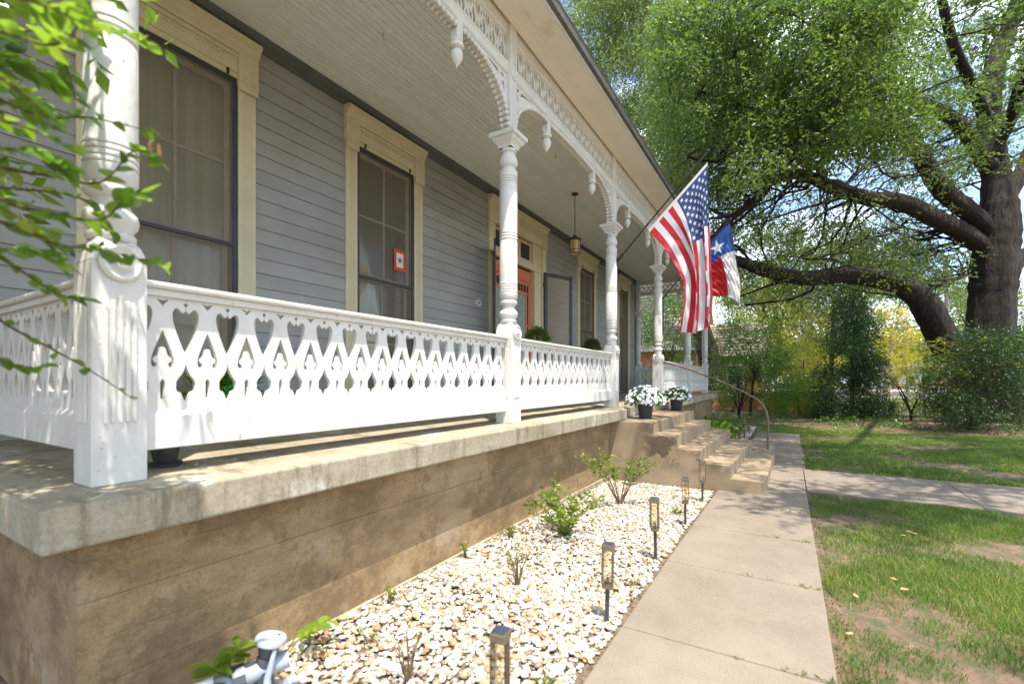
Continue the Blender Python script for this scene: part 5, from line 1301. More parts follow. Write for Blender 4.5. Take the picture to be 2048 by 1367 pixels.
for (u, v, D, r) in ((1815, 292, 15.5, .12), (1840, 302, 15.8, .10)):
    p = at(u, v, D); d = (Vector((0, 0, 0)) - p).normalized(); b = tilt_l([(0, -.25), (r * 1.05, -.25), (r * 1.15, .0), (r * .9, .03), (0, .02)], p, d, 12); b.build('pruned_stub', M['cutwood'], oak, smooth=True)

def hanging_branches(name, cl, paths, parent, frac, r0, mat):
    """thin branches from the nearest limb to clump centres"""
    A = np.array([tuple(p) for p in paths]); b = MB()
    for c in cl:
        if random.random() > frac: continue
        c = np.array(c); d = np.linalg.norm(A - c, axis=1); dd = d + .6 * np.abs(A[:, 2] - c[2]); near_ = np.where(dd < dd.min() * 1.35 + .3)[0]; j = int(near_[random.randrange(len(near_))]); a = A[j]
        if d[j] < .5 or d[j] > 6: continue
        n = 9; pts = []; off = rvec(1)[0] * d[j] * .26; off2 = rvec(1)[0] * (.10 + .07 * d[j])
        for k in range(n): t = k / (n - 1); q = a + (c - a) * t + off * math.sin(PI * t) + off2 * math.sin(3 * PI * t); pts.append(tuple(q))
        r = r0 * min(1.6, .5 + d[j] / 4); b.tube(pts, [r * (1 - .8 * k / (n - 1)) for k in range(n)], 5)
    o = b.build(name, mat, parent, smooth=True); o['kind'] = 'stuff'; return o
# oak crown: nearer leafy hanging masses, thinner parts with sky, outer canopy
def mA(u, v): return v < 330 - abs(u - 1500) * .35 + 60 * math.sin(u * .021)
A1 = region(1330, -80, 1790, 330, 9.5, 14.5, 150, mA)
A2 = region(1300, 120, 1500, 500, 13, 19, 75)
A3 = region(1420, 290, 1930, 570, 14, 25, 190)
A4 = region(1780, -80, 2080, 330, 12, 24, 90)
A5 = region(1450, 450, 1860, 600, 16, 26, 80)
A6 = region(1350, -60, 2060, 250, 16, 28, 110)
A7 = region(1560, 120, 1800, 300, 9, 13, 32)
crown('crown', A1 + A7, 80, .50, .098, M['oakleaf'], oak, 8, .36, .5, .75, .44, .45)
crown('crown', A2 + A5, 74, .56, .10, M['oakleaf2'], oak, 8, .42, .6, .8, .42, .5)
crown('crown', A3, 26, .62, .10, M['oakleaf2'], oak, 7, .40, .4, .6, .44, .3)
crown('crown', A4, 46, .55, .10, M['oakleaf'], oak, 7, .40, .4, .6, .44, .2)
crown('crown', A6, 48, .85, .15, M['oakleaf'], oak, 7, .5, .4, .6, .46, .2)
hanging_branches('twigs', A1 + A2 + A3 + A4 + A5 + A7, LIMBS, oak, .8, .032, M['bark'])
# canopy reaching over the lawn and walk, above and right of the frame (casts the dappled shade)
OV = []
while len(OV) < 235:
    x, y = random.uniform(1, 20) if random.random() < .6 else random.uniform(4.5, 9.5), random.uniform(-13, 1.2) if random.random() < .6 else random.uniform(-3, .8); z = 5.2 + random.uniform(0, 2.6) + .07 * x
    gxs, gys = x + .227 * (z + 1.5), y + .267 * (z + 1.5)   # where its shade lands
    if (gxs < 5.6 and (gys > -.9 or gxs < 2.2 or math.sin(gxs * 2.2) + math.sin(gys * 2.6 + 1) < .55)) or (gxs < 7.4 and gys > .15) or (gxs < 9.6 and gys > .1 and random.random() < .5): continue
    r = ((CS * x - CC * y) / (CC * x + CS * y)); v = CV - CF * z / (CC * x + CS * y)
    if 1100 < CU + CF * r < 2060 and v > -120: continue
    if math.sin(gxs * 1.9 + 1.1) + math.sin(gys * 2.3 + gxs * .6) + random.uniform(-.6, .6) < -.2: continue
    OV.append((x, y, z))
OV2 = []
while len(OV2) < 230:
    gxs, gys = random.uniform(9.3, 16.5), random.uniform(-8.5, 0); z = random.uniform(6.5, 9.5)
    if math.sin(gxs * 1.7 + gys * .5) + .7 * math.sin(gys * 1.9 + gxs) < -.45: continue
    x, y = gxs - .227 * (z + 1.5), gys - .267 * (z + 1.5); D_ = CC * x + CS * y; v = CV - CF * z / D_
    if v > -100 and CU + CF * (CS * x - CC * y) / D_ < 2070: continue
    OV2.append((x, y, z))
OV += OV2
crown('crown', OV, 34, .62, .12, M['oakleaf'], oak, 7, .42, .4, .5, .46, .1)

# second oak behind the house corner, drooping foliage against blue sky
def simple_tree(name, label, base, h, trunk_r, clumps, per, rad, leaf, mat, group=None, bark=None, lean=(0, 0), cat='tree', nleaf=7, length=.4, down=.1, squash=.75, branches=.5, br=.03, width=.45):
    t = thing(name, label, cat, base, group); base = Vector(base); cen = Vector(tuple(np.mean(np.array(clumps), axis=0)))
    top = Vector((base.x + (cen.x - base.x) * .7, base.y + (cen.y - base.y) * .7, base.z + h))
    pts = [base + Vector((0, 0, -.1)), base.lerp(top, .35) + Vector((.1 * h * lean[0], .1 * h * lean[1], 0)), base.lerp(top, .7) + Vector((.06 * h * lean[1], -.05 * h * lean[0], 0)), top]
    o, path = limb('trunk', pts, [trunk_r * 1.25, trunk_r, trunk_r * .7, trunk_r * .3], t, bark or M['bark'], 9)
    if branches: hanging_branches('branches', clumps, path, t, branches, br, bark or M['bark'])
    crown('crown', clumps, per, rad, leaf, mat, t, nleaf, length, .35, squash, width, down); return t
def grounded(u, D): p = at(u, 800, D); return (p.x, p.y, WZ)
T2 = region(1120, -80, 1400, 430, 24, 32, 130, lambda u, v: v < (u - 1100) * 1.75 + 90)
simple_tree('background_oak', 'tall drooping oak rising behind the porch roof against the sky', (27, 3.0, WZ), 12, .5, T2, 80, 1.15, .20, M['oakleaf2'], nleaf=8, length=.9, down=.9, branches=.8, br=.07, width=.34)
# side trees between the houses and beyond
simple_tree('lime_tree', 'lime green tree standing behind the neighbouring roof', grounded(1520, 38), 7.5, .25, region(1440, 545, 1600, 690, 35, 41, 60), 49, 1.0, .15, M['limeleaf'])
simple_tree('yellow_tree', 'bright yellow-leaved tree behind the dark camellia', grounded(1600, 30), 5, .16, region(1540, 575, 1668, 745, 28, 33, 48, lambda u, v: v > 570 + abs(u - 1590) * .8), 49, .62, .11, M['yellowleaf'], bark=M['palebark'])
simple_tree('willowy_tree', 'grey-green fine-leaved tree under the arching oak limb', grounded(1660, 26), 6, .14, region(1590, 570, 1740, 690, 24, 29, 55), 50, .75, .11, M['oakleaf2'], down=.8, width=.3)
simple_tree('small_yellow_tree', 'small yellow tree beside the slim utility pole', grounded(1772, 46), 5.5, .26, region(1735, 610, 1838, 772, 43, 49, 34, lambda u, v: abs(u - 1785) < 60 - (v - 610) * .12), 45, .85, .15, M['yellowleaf'], bark=M['palebark'])
simple_tree('far_tree', 'round mid-green tree across the street between the poles', grounded(1850, 95), 10, .5, region(1780, 590, 1930, 735, 90, 104, 60), 49, 2.2, .38, M['farleaf'], 'trees across the street')
simple_tree('far_tree', 'pale green tree across the street just left of the big trunk', grounded(1925, 80), 11, .5, region(1880, 560, 1985, 730, 76, 86, 50), 49, 1.9, .32, M['farleaf'], 'trees across the street')
simple_tree('far_tree', 'green tree across the street right of the big trunk', grounded(2040, 70), 10, .5, region(2005, 570, 2110, 770, 66, 76, 60), 49, 1.8, .3, M['farleaf'], 'trees across the street')
simple_tree('far_tree', 'broad green tree across the street behind the lime tree', grounded(1640, 90), 14, .6, region(1440, 480, 1780, 700, 84, 100, 130), 53, 3.0, .42, M['farleaf'], 'trees across the street')
tl = region(1380, 690, 2200, 742, 118, 145, 190); o = crown('distant_treeline', tl, 50, 4.4, .95, M['farleaf'], None, 6, 2.0, .2, .8, .5); tag(o, 'hazy line of distant trees beyond the street', None, None, 'stuff')
# dark shrubs along the hedge
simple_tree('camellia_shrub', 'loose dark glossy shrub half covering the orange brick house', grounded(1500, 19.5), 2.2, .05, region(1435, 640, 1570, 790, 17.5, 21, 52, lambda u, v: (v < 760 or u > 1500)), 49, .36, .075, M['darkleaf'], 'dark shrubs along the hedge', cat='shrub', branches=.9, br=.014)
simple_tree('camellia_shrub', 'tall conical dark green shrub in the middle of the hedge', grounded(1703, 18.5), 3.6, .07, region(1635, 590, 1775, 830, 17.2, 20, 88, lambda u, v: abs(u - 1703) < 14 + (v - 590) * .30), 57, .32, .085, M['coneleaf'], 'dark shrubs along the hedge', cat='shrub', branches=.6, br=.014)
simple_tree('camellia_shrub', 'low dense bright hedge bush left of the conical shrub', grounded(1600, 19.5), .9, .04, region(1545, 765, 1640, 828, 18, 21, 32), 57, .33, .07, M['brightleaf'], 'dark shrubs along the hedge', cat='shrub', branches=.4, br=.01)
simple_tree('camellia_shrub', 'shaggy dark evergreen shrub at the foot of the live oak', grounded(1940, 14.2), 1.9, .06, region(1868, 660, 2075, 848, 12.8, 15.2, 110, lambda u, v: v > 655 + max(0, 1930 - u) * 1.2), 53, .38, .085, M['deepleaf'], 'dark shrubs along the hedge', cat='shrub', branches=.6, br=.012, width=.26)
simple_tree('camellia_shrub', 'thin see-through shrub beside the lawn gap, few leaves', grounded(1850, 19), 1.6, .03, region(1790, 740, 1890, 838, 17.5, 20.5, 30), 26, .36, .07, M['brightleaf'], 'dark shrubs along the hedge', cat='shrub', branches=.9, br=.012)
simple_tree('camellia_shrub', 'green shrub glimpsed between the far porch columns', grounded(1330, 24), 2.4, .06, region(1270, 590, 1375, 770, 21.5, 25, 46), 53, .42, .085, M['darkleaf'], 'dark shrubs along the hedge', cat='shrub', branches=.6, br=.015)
FRD = MB()
fr_t = thing('arching_fern', 'yellow-green arching fronds spilling from the shrub at the oak foot', 'fern', grounded(1915, 13.6))
fb = Vector(grounded(1915, 13.6)); PP = []; AA = []
for k in range(46):
    s0 = at(random.uniform(1890, 2030), random.uniform(690, 790), 13.4); e = s0 + Vector((random.uniform(-.6, .3), random.uniform(.3, 1.5) * random.choice((1, 1, -.6)), random.uniform(.0, .35)))
    pts = [s0, s0.lerp(e, .5) + Vector((0, 0, .22)), e]; FRD.tube([fb.lerp(s0, .5), s0, pts[1], e], [.006, .005, .004, .002], 4)
    for m_ in range(26): t_ = m_ / 26; q = pts[0].lerp(pts[1], t_ * 2) if t_ < .5 else pts[1].lerp(e, t_ * 2 - 1); PP.append(tuple(q)); AA.append(tuple((e - s0).normalized() * .8 + Vector((random.uniform(-.5, .5), random.uniform(-.5, .5), random.uniform(-.6, .3)))))
FRD.build('stems', M['twig'], fr_t); PP = np.array(PP); AA = np.array(AA); AA /= np.linalg.norm(AA, axis=1, keepdims=True)
V, F = leaf_geo(PP, AA, .11, .2); mesh_np('fronds', V, F, M['limeleaf'], fr_t)
simple_tree('camellia_shrub', 'leafy tangled shrub right of the porch end, brick showing through', grounded(1465, 22), 2.0, .05, region(1425, 700, 1545, 805, 21, 24.5, 34), 34, .36, .08, M['darkleaf'], 'dark shrubs along the hedge', cat='shrub', branches=.9, br=.014)
simple_tree('camellia_shrub', 'bushy green shrub filling the hedge between lime and conical shrubs', grounded(1610, 23), 2.6, .06, region(1560, 690, 1650, 800, 21.5, 25, 34), 40, .40, .09, M['limeleaf'], 'dark shrubs along the hedge', cat='shrub', branches=.6, br=.014)
# bare stems
for i_, (u, D, lab) in enumerate(((1822, 17.6, 'bare forked sapling in the lawn gap'), (1478, 18.2, 'thin bare sapling by the end of the garden wall'))):
    p = grounded(u, D); t = thing('bare_sapling', lab, 'sapling', p); b = MB(); b0 = Vector(p)
    for k in range(7):
        a = random.uniform(0, 6.28); l_ = random.uniform(.7, 2.0); d = Vector((math.cos(a) * .3, math.sin(a) * .45, 1)).normalized()
        b.tube([b0 + Vector((0, 0, -.05)), b0 + Vector((0, 0, .28)) + d * .1, b0 + Vector((0, 0, .3)) + d * l_ * .6, b0 + Vector((0, 0, .3)) + d * l_ + Vector((.1, .1, 0))], [.035, .026, .016, .006], 6)
    b.build('stems', M['bark'], t, smooth=True)
# ground cover by the far walk
GC = []
for k in range(60): GC.append((random.uniform(10.6, 16.0), random.uniform(1.25, 2.2), WZ + random.uniform(.08, .32)))
tag(crown('ground_cover', GC, 24, .22, .07, M['brightleaf'], None, 6, .15, .3, .8, .5), 'bright leafy ground cover in the bed past the steps', None, None, 'stuff')
LT = []
for k in range(90): y = random.uniform(-9, 3.0); LT.append((random.uniform(17.4, 22) , y, WZ + random.uniform(.0, .10)))
tag(crown('low_undergrowth', LT, 18, .4, .07, M['darkleaf'], None, 5, .2, .3, .35, .5), 'low dark undergrowth between the hedge shrubs', None, None, 'stuff')

# ================================================================== GRASS
def blades(n, xr, yr, hmin, hmax, wd, mat, name, cond, parent=None, label=None):
    x = RNG.uniform(*xr, n); y = RNG.uniform(*yr, n)
    f = (np.sin(x * 2.1 + 1.3 * np.sin(y * 1.7)) + np.sin(y * 2.9 + 2 * np.sin(x * .9)) + .8 * np.sin(x * 5.3 + y * 4.1) + .5 * np.sin(x * 11 - y * 9)) / 3.3
    ok = (RNG.uniform(-.5, .6, n) < f * 1.3 + .12) & cond(x, y); x, y, f = x[ok], y[ok], f[ok]; n = len(x)
    h = RNG.uniform(hmin, hmax, n) * (1 + .4 * f); a = RNG.uniform(0, 2 * PI, n); ln_ = RNG.uniform(.15, .9, n) * h; b_ = RNG.uniform(0, 2 * PI, n)
    z = gzn(x) - .006; dx, dy = np.cos(a) * wd, np.sin(a) * wd; lx_, ly_ = np.cos(b_) * ln_, np.sin(b_) * ln_
    v0 = np.stack([x - dx, y - dy, z], 1); v1 = np.stack([x + dx, y + dy, z], 1)
    v2 = np.stack([x + dx * .7 + lx_ * .35, y + dy * .7 + ly_ * .35, z + h * .6], 1); v3 = np.stack([x - dx * .7 + lx_ * .35, y - dy * .7 + ly_ * .35, z + h * .6], 1)
    v4 = np.stack([x + lx_, y + ly_, z + h * .95], 1)
    V = np.stack([v0, v1, v2, v3, v4], 1).reshape(-1, 3); b0 = np.arange(n)[:, None] * 5
    F = np.concatenate([b0 + np.array([[0, 1, 2]]), b0 + np.array([[0, 2, 3]]), b0 + np.array([[3, 2, 4]])], 1).reshape(-1, 3)
    o = mesh_np(name, V, F, mat, None); return tag(o, label, None, None, 'stuff')
lawn = lambda x, y: (y < -.235 - .03 * np.sin(x * 9)) & ((x < 7.33) | (x > 9.2)) & (y > -.62 * x - .8)
blades(330000, (.3, 7.4), (-5, -.2), .018, .065, .0022, M['grass'], 'near_lawn_grass', lawn, label='patchy grass on the near lawn')
blades(260000, (9.1, 17.6), (-11, -.2), .03, .07, .006, M['grass'], 'far_lawn_grass', lambda x, y: lawn(x, y) , label='shaded grass beyond the cross walk')
blades(30000, (15.1, 18.0), (-1, 2.3), .025, .06, .005, M['grass'], 'far_lawn_grass', lambda x, y: y > -1, label='grass past the end of the walk')
blades(60000, (24, 50), (-26, 3), .04, .10, .012, M['grass'], 'neighbour_lawn_grass', lambda x, y: y > -1.2 * x, label='sunny grass beyond the hedge')
blades(26000, (.3, 7.4), (-5, -.2), .01, .028, .0025, M['grass'], 'near_lawn_thatch', lambda x, y: lawn(x, y), label='short sparse thatch between the grass tufts')
blades(900, (0, 7), (-.25, -.19), .02, .045, .002, M['grass'], 'edge_weeds', lambda x, y: y > -9, label='weeds along the walk edge')

DB = RNG.uniform(size=(700, 2)); DP = np.stack([DB[:, 0] * 7.2, -.30 + DB[:, 1] * .10, np.full(700, 0.)], 1); DP[:, 2] = gzn(DP[:, 0]) + .004
V, F = leaf_geo(DP, rvec(700) * np.array([1, 1, .25]), .022, .5); tag(mesh_np('leaf_debris', V, F, M['litter']), 'dry leaf crumbs along the lawn side of the walk', None, None, 'stuff')
JW = []
for q in (2.62, 3.77, 4.9, 6.02):
    for k in range(10): JW.append((q + random.uniform(-.01, .01), random.choice((random.uniform(-.2, .3), random.uniform(-.2, -.05))), gz(q) + .037))
P_, _g = clump_centers(JW, 5, .012, .2); d_ = rvec(len(P_)); d_[:, 2] = np.abs(d_[:, 2]); V, F = leaf_geo(P_, d_, .03, .16); tag(mesh_np('joint_weeds', V, F, M['grass']), 'wisps of grass growing in the walk joints', None, None, 'stuff')
# fallen leaves
me = bpy.data.meshes.new('dead_leaf'); me.from_pydata([(0, -.5, 0), (.28, -.1, .06), (.22, .3, .02), (0, .55, .08), (-.25, .25, .03), (-.3, -.15, .09), (0, 0, -.02)], [], [(6, 0, 1), (6, 1, 2), (6, 2, 3), (6, 3, 4), (6, 4, 5), (6, 5, 0)]); me.materials.append(M['deadleaf'])
fl = []
for (u, v, s) in ((1822, 1066, .10), (1806, 1072, .05), (1787, 1168, .05), (1712, 1205, .04), (1808, 1190, .05), (1700, 1285, .04), (1990, 970, .06), (1970, 1018, .05), (1690, 955, .05), (1640, 1050, .03), (1450, 910, .05), (1533, 925, .05), (1915, 905, .06), (1930, 940, .05), (1660, 930, .05), (1560, 985, .04)):
    z_ = WZ + .03; d = at(u, v, 1); p = d * (z_ / d.z)
    if p.x > 7 and p.x < 9.1: p.z = gz(p.x) + .045
    onwalk = -.2 < p.y < .83
    p.z = gz(p.x) + (.043 if onwalk or 7.12 < p.x < 9.13 else .035)
    o = piece('fallen_leaf', me, None, p, rot=(random.uniform(-.3, .3), random.uniform(-.3, .3), random.uniform(0, 6)), scale=(s, s, s)); fl.append(o)
    o['category'] = 'leaf'; o['group'] = 'fallen brown leaves'
LL = ['largest pale orange fallen leaf on the near lawn', 'small leaf touching the largest fallen leaf', 'orange leaf in a bare patch below the largest fallen leaf', 'brown leaf closest to the walk edge on the near lawn', 'orange leaf right of the bare patch on the near lawn',
 'brown leaf lowest on the near lawn, by the walk', 'orange leaf on the cross walk towards the right edge', 'leaf on the near lawn just below the cross walk, far right', 'small leaf on the cross walk near its junction', 'tiny leaf on the main walk edge by the lawn corner',
 'brown leaf lying on the lower concrete step', 'leaf on the walk just past the bottom step', 'leaf on the far lawn edge, left of two at the right', 'leaf on the far lawn edge, nearest the right side', 'leaf on the walk joint where the paths meet', 'leaf in front of the bottom step']
for o, l in zip(fl, LL): o['label'] = l

# ================================================================== WEEDS IN THE GRAVEL
def weed(name, label, loc, n, spread, h, leaf, mat, stems, perstem, cat='weed', bare=0):
    t = thing(name, label, cat, (loc[0], loc[1], gz(loc[0])), 'weeds sprouting in the gravel'); b = MB(); P = []; A = []
    for k in range(stems):
        a = random.uniform(0, 2 * PI); sp = spread * random.uniform(.3, 1); hh_ = h * random.uniform(.6, 1.1); tip = Vector((math.cos(a) * sp, math.sin(a) * sp, hh_)); mid = Vector((tip.x * .4, tip.y * .4, hh_ * .62))
        pts = [Vector((0, 0, 0)), mid, tip]; b.tube([Vector((0, 0, 0)), mid * .5 + Vector((random.uniform(-.01, .01), 0, 0)), mid, mid.lerp(tip, .5), tip], [.0045, .0038, .003, .0022, .0014], 5)
        for q in range(2):
            tq = random.uniform(.3, .7); s0 = mid.lerp(tip, tq); e = s0 + Vector((random.uniform(-.1, .1), random.uniform(-.1, .1), random.uniform(.02, .09))) * (spread / .3); b.tube([s0, e], [.002, .001], 4)
            for m_ in range(perstem // 2): P.append(s0.lerp(e, random.random())); A.append((e - s0).normalized())
        for m_ in range(perstem):
            tt = random.uniform(bare, 1); q = mid * (tt * 2) if tt < .5 else mid.lerp(tip, tt * 2 - 1); P.append(q); A.append((tip - mid).normalized())
    b.build('stems', M['twig'], t, local=True, smooth=True)
    P = np.array([tuple(p) for p in P]); A = np.array([tuple(a) for a in A]) * .5 + rvec(len(P)) * .8; A[:, 2] = np.abs(A[:, 2]) * .7; A /= np.linalg.norm(A, axis=1, keepdims=True)
    V, F = leaf_geo(P, A, leaf, .42); o = mesh_np('leaves', V, F, mat); o.parent = t; return t
weed('gravel_shrub', 'leafy green shrub in the middle of the gravel bed', (3.95, 1.78), 0, .47, .42, .050, M['weed'], 27, 17, 'shrub', .05)
weed('gravel_shrub', 'taller airy shrub nearest the steps in the gravel bed', (5.35, 1.72), 0, .54, .62, .055, M['weed'], 21, 13, 'shrub', .45)
weed('twiggy_seedling', 'sparse twiggy seedling with few leaves in front of the middle shrub', (2.78, 1.62), 0, .17, .30, .026, M['weed'], 11, 4)
weed('twiggy_seedling', 'bare twiggy weed lowest in the gravel near the camera', (1.63, 1.55), 0, .13, .26, .022, M['weed'], 9, 2)
weed('low_weed', 'small green weed by the near end of the foundation', (2.15, 2.2), 0, .06, .13, .03, M['weed'], 5, 6)
weed('low_weed', 'upright weed at the base of the concrete wall beside the seedling', (3.0, 2.24), 0, .05, .16, .03, M['weed'], 5, 7)
weed('low_weed', 'flat weed at the gravel edge beside the nearest lamp', (1.95, .98), 0, .07, .04, .022, M['weed'], 9, 6)
weed('low_weed', 'tuft of weed at the walk edge beyond the second lamp', (3.2, .93), 0, .06, .05, .022, M['weed'], 8, 5)
weed('low_weed', 'tuft of weed between the lamps closest to the steps', (5.3, 1.05), 0, .12, .08, .03, M['weed'], 9, 7)
weed('low_weed', 'brownish weed clump along the wall foot below the middle shrub', (3.6, 2.2), 0, .10, .12, .03, M['weed'], 8, 6)
weed('low_weed', 'tiny seedling among pebbles left of the valve leaves', (1.75, 1.95), 0, .05, .10, .022, M['weed'], 5, 5)
# compound-leaf sprouts behind the valve
LEAFB = []
def leafshape(name, mat, wd=.5, n=5, fold=.12, tip=1.0):
    vs = [(0, 0, 0)]; 
    prof = [math.sin(PI * ((k + 1) / (n + 1)) ** .88) ** .72 for k in range(n)]
    L = []; 
    for k in range(n): y = (k + 1) / (n + 1); L.append((-prof[k] * wd / 2, y, fold * prof[k] - .10 * y * y))
    Cn = [(0, (k + 1) / (n + 1), -.10 * ((k + 1) / (n + 1)) ** 2) for k in range(n)]
    R_ = [(-x, y, z) for x, y, z in L]; vs = [(0, 0, 0)] + L + Cn + R_ + [(0, 1, -.10)]
    l0, c0, r0, e = 1, 1 + n, 1 + 2 * n, 1 + 3 * n; fs = [(0, c0, l0), (0, r0, c0)]
    for k in range(n - 1): fs += [(l0 + k, c0 + k, c0 + k + 1, l0 + k + 1), (c0 + k, r0 + k, r0 + k + 1, c0 + k + 1)]
    fs += [(l0 + n - 1, c0 + n - 1, e), (c0 + n - 1, r0 + n - 1, e)]
    me = bpy.data.meshes.new(name); me.from_pydata(vs, [], fs); me.polygons.foreach_set('use_smooth', [True] * len(me.polygons)); me.materials.append(mat); return me
LW = leafshape('leaf', M['weed'], .48, 8)
def compound(label, base, stems):
    t = thing('compound_leaf_sprout', label, 'weed', base, 'broad-leaved sprouts by the valve')
    for (dx, dy, dz, n, sz) in stems:
        a = Vector(base); e = a + Vector((dx, dy, dz)); b = MB(); pts = [a, a.lerp(e, .5) + Vector((0, 0, dz * .22 + .02)), e]; b.tube([a, a.lerp(e, .25) + Vector((0, 0, dz * .14 + .015)), pts[1], pts[1].lerp(e, .5) + Vector((0, 0, .012)), e], [.003, .0028, .0024, .002, .0012], 5); b.build('stem', M['weed'], t, smooth=True)
        for k in range(n):
            tt = .35 + .65 * (k + 1) / n; p = a.lerp(pts[1], tt * 2) if tt < .5 else pts[1].lerp(e, tt * 2 - 1)
            for s_ in (-1, 1):
                d = (e - a); d.z = 0; d = d.normalized() if d.length > .01 else Vector((1, 0, 0)); side = Vector((-d.y, d.x, 0)) * s_; ax_ = (side + d * .5 + Vector((0, 0, random.uniform(-.1, .35)))).normalized()
                nrm = (Vector((0, 0, 1)) + Vector((random.uniform(-.3, .3), random.uniform(-.5, .1), 0))).normalized(); x_ = ax_.cross(nrm).normalized(); nrm = x_.cross(ax_)
                mt = Matrix((x_, ax_, nrm)).transposed(); o = piece('leaf', LW, t, p, rot=mt.to_euler()); ss = sz * random.uniform(.8, 1.15); o.scale = (ss, ss, ss)
compound('broad-leaved green sprout arching right behind the valve', (1.38, 2.22, WZ + .02), [(.26, -.06, .17, 5, .075), (.14, -.16, .24, 4, .065)])
compound('broad-leaved green sprout directly left of the valve cap', (1.10, 2.14, WZ + .02), [(-.02, -.12, .34, 5, .095), (-.10, -.08, .30, 4, .085), (.05, .0, .28, 4, .075)])
compound('broad-leaved green sprout lowest left against the foundation', (.93, 2.16, WZ + .02), [(.03, -.14, .22, 5, .08), (-.08, -.08, .24, 4, .075), (.10, -.04, .12, 4, .07)])

# ================================================================== FOREGROUND BRANCHES
LFS = [leafshape('leaf', M['branchleaf'], w_, 9, f) for w_, f in ((.70, .14), (.60, .22), (.78, .08))]
shrub = thing('leafy_shrub', 'out-of-focus leafy branches reaching in from the left over the corner column', 'shrub', (.28, 2.0, WZ))
root = Vector((.28, 2.0, WZ)); leafn = 0
def fore_branch(pts, r0, nleaf, size, tipleaf=True, lo=.15):
    global leafn
    P = [Vector(p) for p in pts]; out = []
    for i in range(len(P) - 1):
        p0, p1_, p2_, p3 = P[max(i - 1, 0)], P[i], P[i + 1], P[min(i + 2, len(P) - 1)]
        for k in range(5): t = k / 5; out.append(.5 * ((2 * p1_) + (-p0 + p2_) * t + (2 * p0 - 5 * p1_ + 4 * p2_ - p3) * t * t + (-p0 + 3 * p1_ - 3 * p2_ + p3) * t ** 3))
    out.append(P[-1]); n = len(out); b = MB(); b.tube(out, [r0 * (1 - .8 * k / (n - 1)) for k in range(n)], 6); b.build('branch', M['twig'], shrub, smooth=True)
    for k in range(nleaf):
        t = lo + (1 - lo) * (k + .5) / nleaf; i = min(int(t * (n - 1)), n - 2); p = out[i].lerp(out[i + 1], t * (n - 1) - i); d = (out[i + 1] - out[i]).normalized()
        sd_ = d.cross(Vector((0, 0, 1))).normalized() * (1 if k % 2 else -1); ax_ = (sd_ * random.uniform(.5, 1.1) + d * random.uniform(.3, .9) + Vector((random.uniform(-.2, .2), random.uniform(-.2, .2), random.uniform(-.5, .25)))).normalized()
        nr = (Vector((0, 0, 1)) + Vector((random.uniform(-.7, .5), random.uniform(-.8, .4), 0))).normalized(); x_ = ax_.cross(nr).normalized(); nr = x_.cross(ax_); mt = Matrix((x_, ax_, nr)).transposed()
        s_ = size * random.uniform(.7, 1.2); piece('leaf', random.choice(LFS), shrub, p, rot=mt.to_euler(), scale=(s_, s_, s_)); leafn += 1
FBX = [([(-160, -100, .8), (0, -20, .85), (110, 20, .9), (190, 60, .95)], 16, .042), ([(-160, 120, .8), (-40, 140, .85), (50, 190, .9), (110, 260, .95)], 16, .040),
    ([(-160, 380, .85), (-40, 400, .9), (50, 440, .95), (120, 470, 1.0)], 14, .04), ([(-160, 240, .9), (-60, 230, .95), (40, 250, 1.0), (150, 300, 1.05)], 14, .04)]
hub = Vector((.30, 1.75, .35)); hub2 = Vector((.24, 1.6, 1.1)); hub0 = Vector((.25, 1.9, -.6))
for a_, c_, r_ in ((root, hub0, .022), (hub0, hub, .018), (hub, hub2, .014)):
    b = MB(); b.tube([a_, a_.lerp(c_, .5) + Vector((.03, -.02, 0)), c_], [r_, r_ * .95, r_ * .85], 8); b.build('main_stem', M['twig'], shrub, smooth=True)
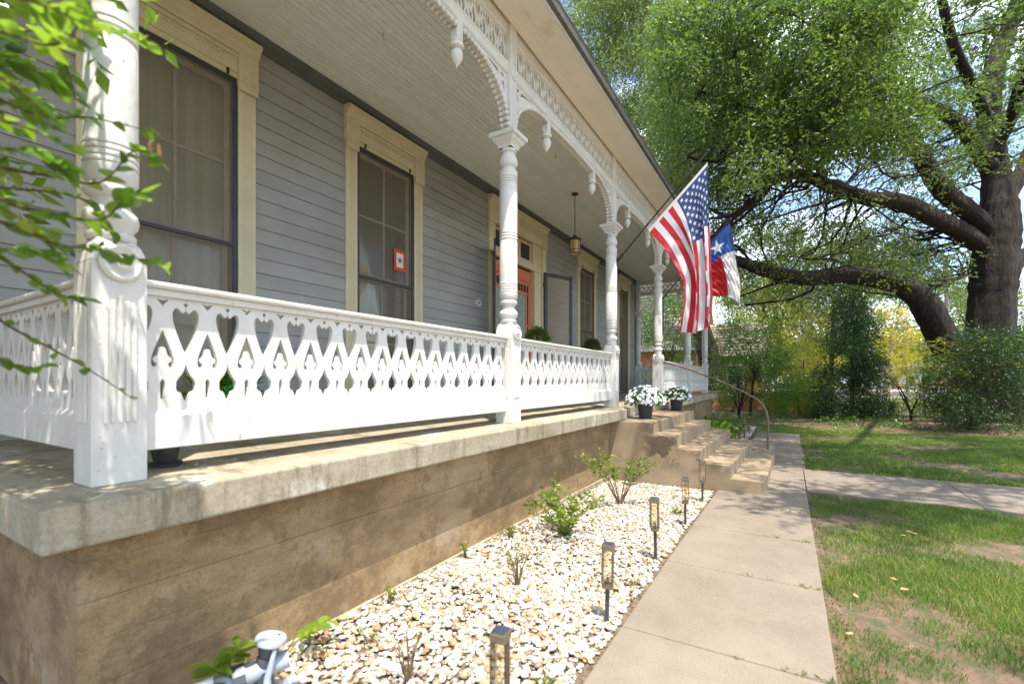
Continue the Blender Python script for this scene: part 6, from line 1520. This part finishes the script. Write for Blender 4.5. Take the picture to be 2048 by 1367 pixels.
FB = [  # (u, v, D) waypoints ending at tip
    ([(-140, -60, 1.15), (60, 10, 1.2), (200, 45, 1.22), (300, 92, 1.25)], 24, 0.051),
    ([(-160, 60, 1.1), (-20, 60, 1.0), (110, 90, 1.0), (170, 30, 1.0)], 20, 0.065),
    ([(-160, 150, 1.2), (0, 200, 1.25), (90, 235, 1.3), (180, 235, 1.32), (310, 265, 1.35)], 18, 0.046),
    ([(-160, 260, 1.2), (-10, 330, 1.25), (90, 350, 1.28), (200, 365, 1.3), (270, 300, 1.3), (325, 330, 1.3)], 24, 0.051),
    ([(-160, 330, 1.15), (0, 400, 1.15), (100, 425, 1.18), (200, 440, 1.2), (250, 400, 1.22), (290, 392, 1.25)], 26, 0.058),
    ([(-160, 400, 1.2), (20, 450, 1.2), (120, 490, 1.2), (200, 500, 1.25), (330, 530, 1.3)], 26, 0.051),
    ([(-150, 420, 1.3), (40, 540, 1.3), (120, 590, 1.3), (170, 600, 1.3)], 15, 0.046),
    ([(-160, 520, 1.3), (0, 640, 1.35), (90, 690, 1.4), (180, 740, 1.4), (270, 800, 1.45)], 11, 0.034),
    ([(-160, 300, 1.0), (-40, 300, 1.0), (60, 300, 1.02), (130, 330, 1.05)], 20, 0.058),
    ([(-160, 500, 1.1), (-30, 500, 1.1), (60, 500, 1.1), (130, 530, 1.12)], 18, 0.056),
    ([(-160, 0, 1.1), (-30, 90, 1.1), (50, 130, 1.12), (120, 170, 1.15)], 18, 0.058),
    ([(-160, 600, 1.2), (-40, 700, 1.25), (30, 730, 1.28), (80, 735, 1.3)], 11, 0.042),
    ([(-100, 380, 1.4), (60, 380, 1.45), (170, 400, 1.5), (230, 470, 1.55)], 20, 0.051),
    ([(-100, 100, 1.4), (60, 60, 1.45), (130, 130, 1.5), (150, 200, 1.55)], 18, 0.051),
]
FB += FBX
for spec, nl, sz in FB:
    p = [at(*q) for q in spec]; h_ = min((hub0, hub, hub2), key=lambda h: (h - p[0]).length)
    fore_branch([h_] + p, .006, nl, sz, lo=.32)
print('foreground leaves', leafn)
b = MB()
for (u, v) in ((300, 282), (318, 290)):
    q = at(u, v, 1.35)
    for k in range(14): b.ball((q.x + random.uniform(-.004, .004), q.y + random.uniform(-.004, .004), q.z - k * .0022), .0035, 5, 4)
b.build('dried_seed_cluster', M['deadleaf'], shrub, smooth=True)
# upper crown of the same shrub, outside the frame, shading the left end of the slab
UP = []
for k in range(300):
    z = random.uniform(.7, 3.2); gx, gy = random.uniform(-.9, .95), random.uniform(1.9, 3.6); tz = random.choice([-.44, -.44, .0, -.9])
    UP.append((gx - .227 * (z - tz), gy - .267 * (z - tz), z))
UP = [p for p in UP if not (CC * p[0] + CS * p[1] > .2 and CU + CF * (CS * p[0] - CC * p[1]) / (CC * p[0] + CS * p[1]) > -60 and CV - CF * p[2] / (CC * p[0] + CS * p[1]) > -40)]
UP += [(random.uniform(-.9, .05), random.uniform(1.0, 3.4), random.uniform(.4, 2.6)) for k in range(26)]
UP = [p for p in UP if not (CC * p[0] + CS * p[1] > .2 and CU + CF * (CS * p[0] - CC * p[1]) / (CC * p[0] + CS * p[1]) > -60 and CV - CF * p[2] / (CC * p[0] + CS * p[1]) > -40)]
def on_col(p):
    dy = 2.445 - p[1]; x_, z_ = p[0] + .85 * dy, p[2] - 3.75 * dy
    return (dy > 0 and .62 < x_ < 1.12 and -.35 < z_ < 3.4) and random.random() < .93
UP = [p for p in UP if not on_col(p)]
crown('crown', UP, 11, .24, .085, M['branchleaf'], shrub, 5, .16, .3, .7, .5, .1)
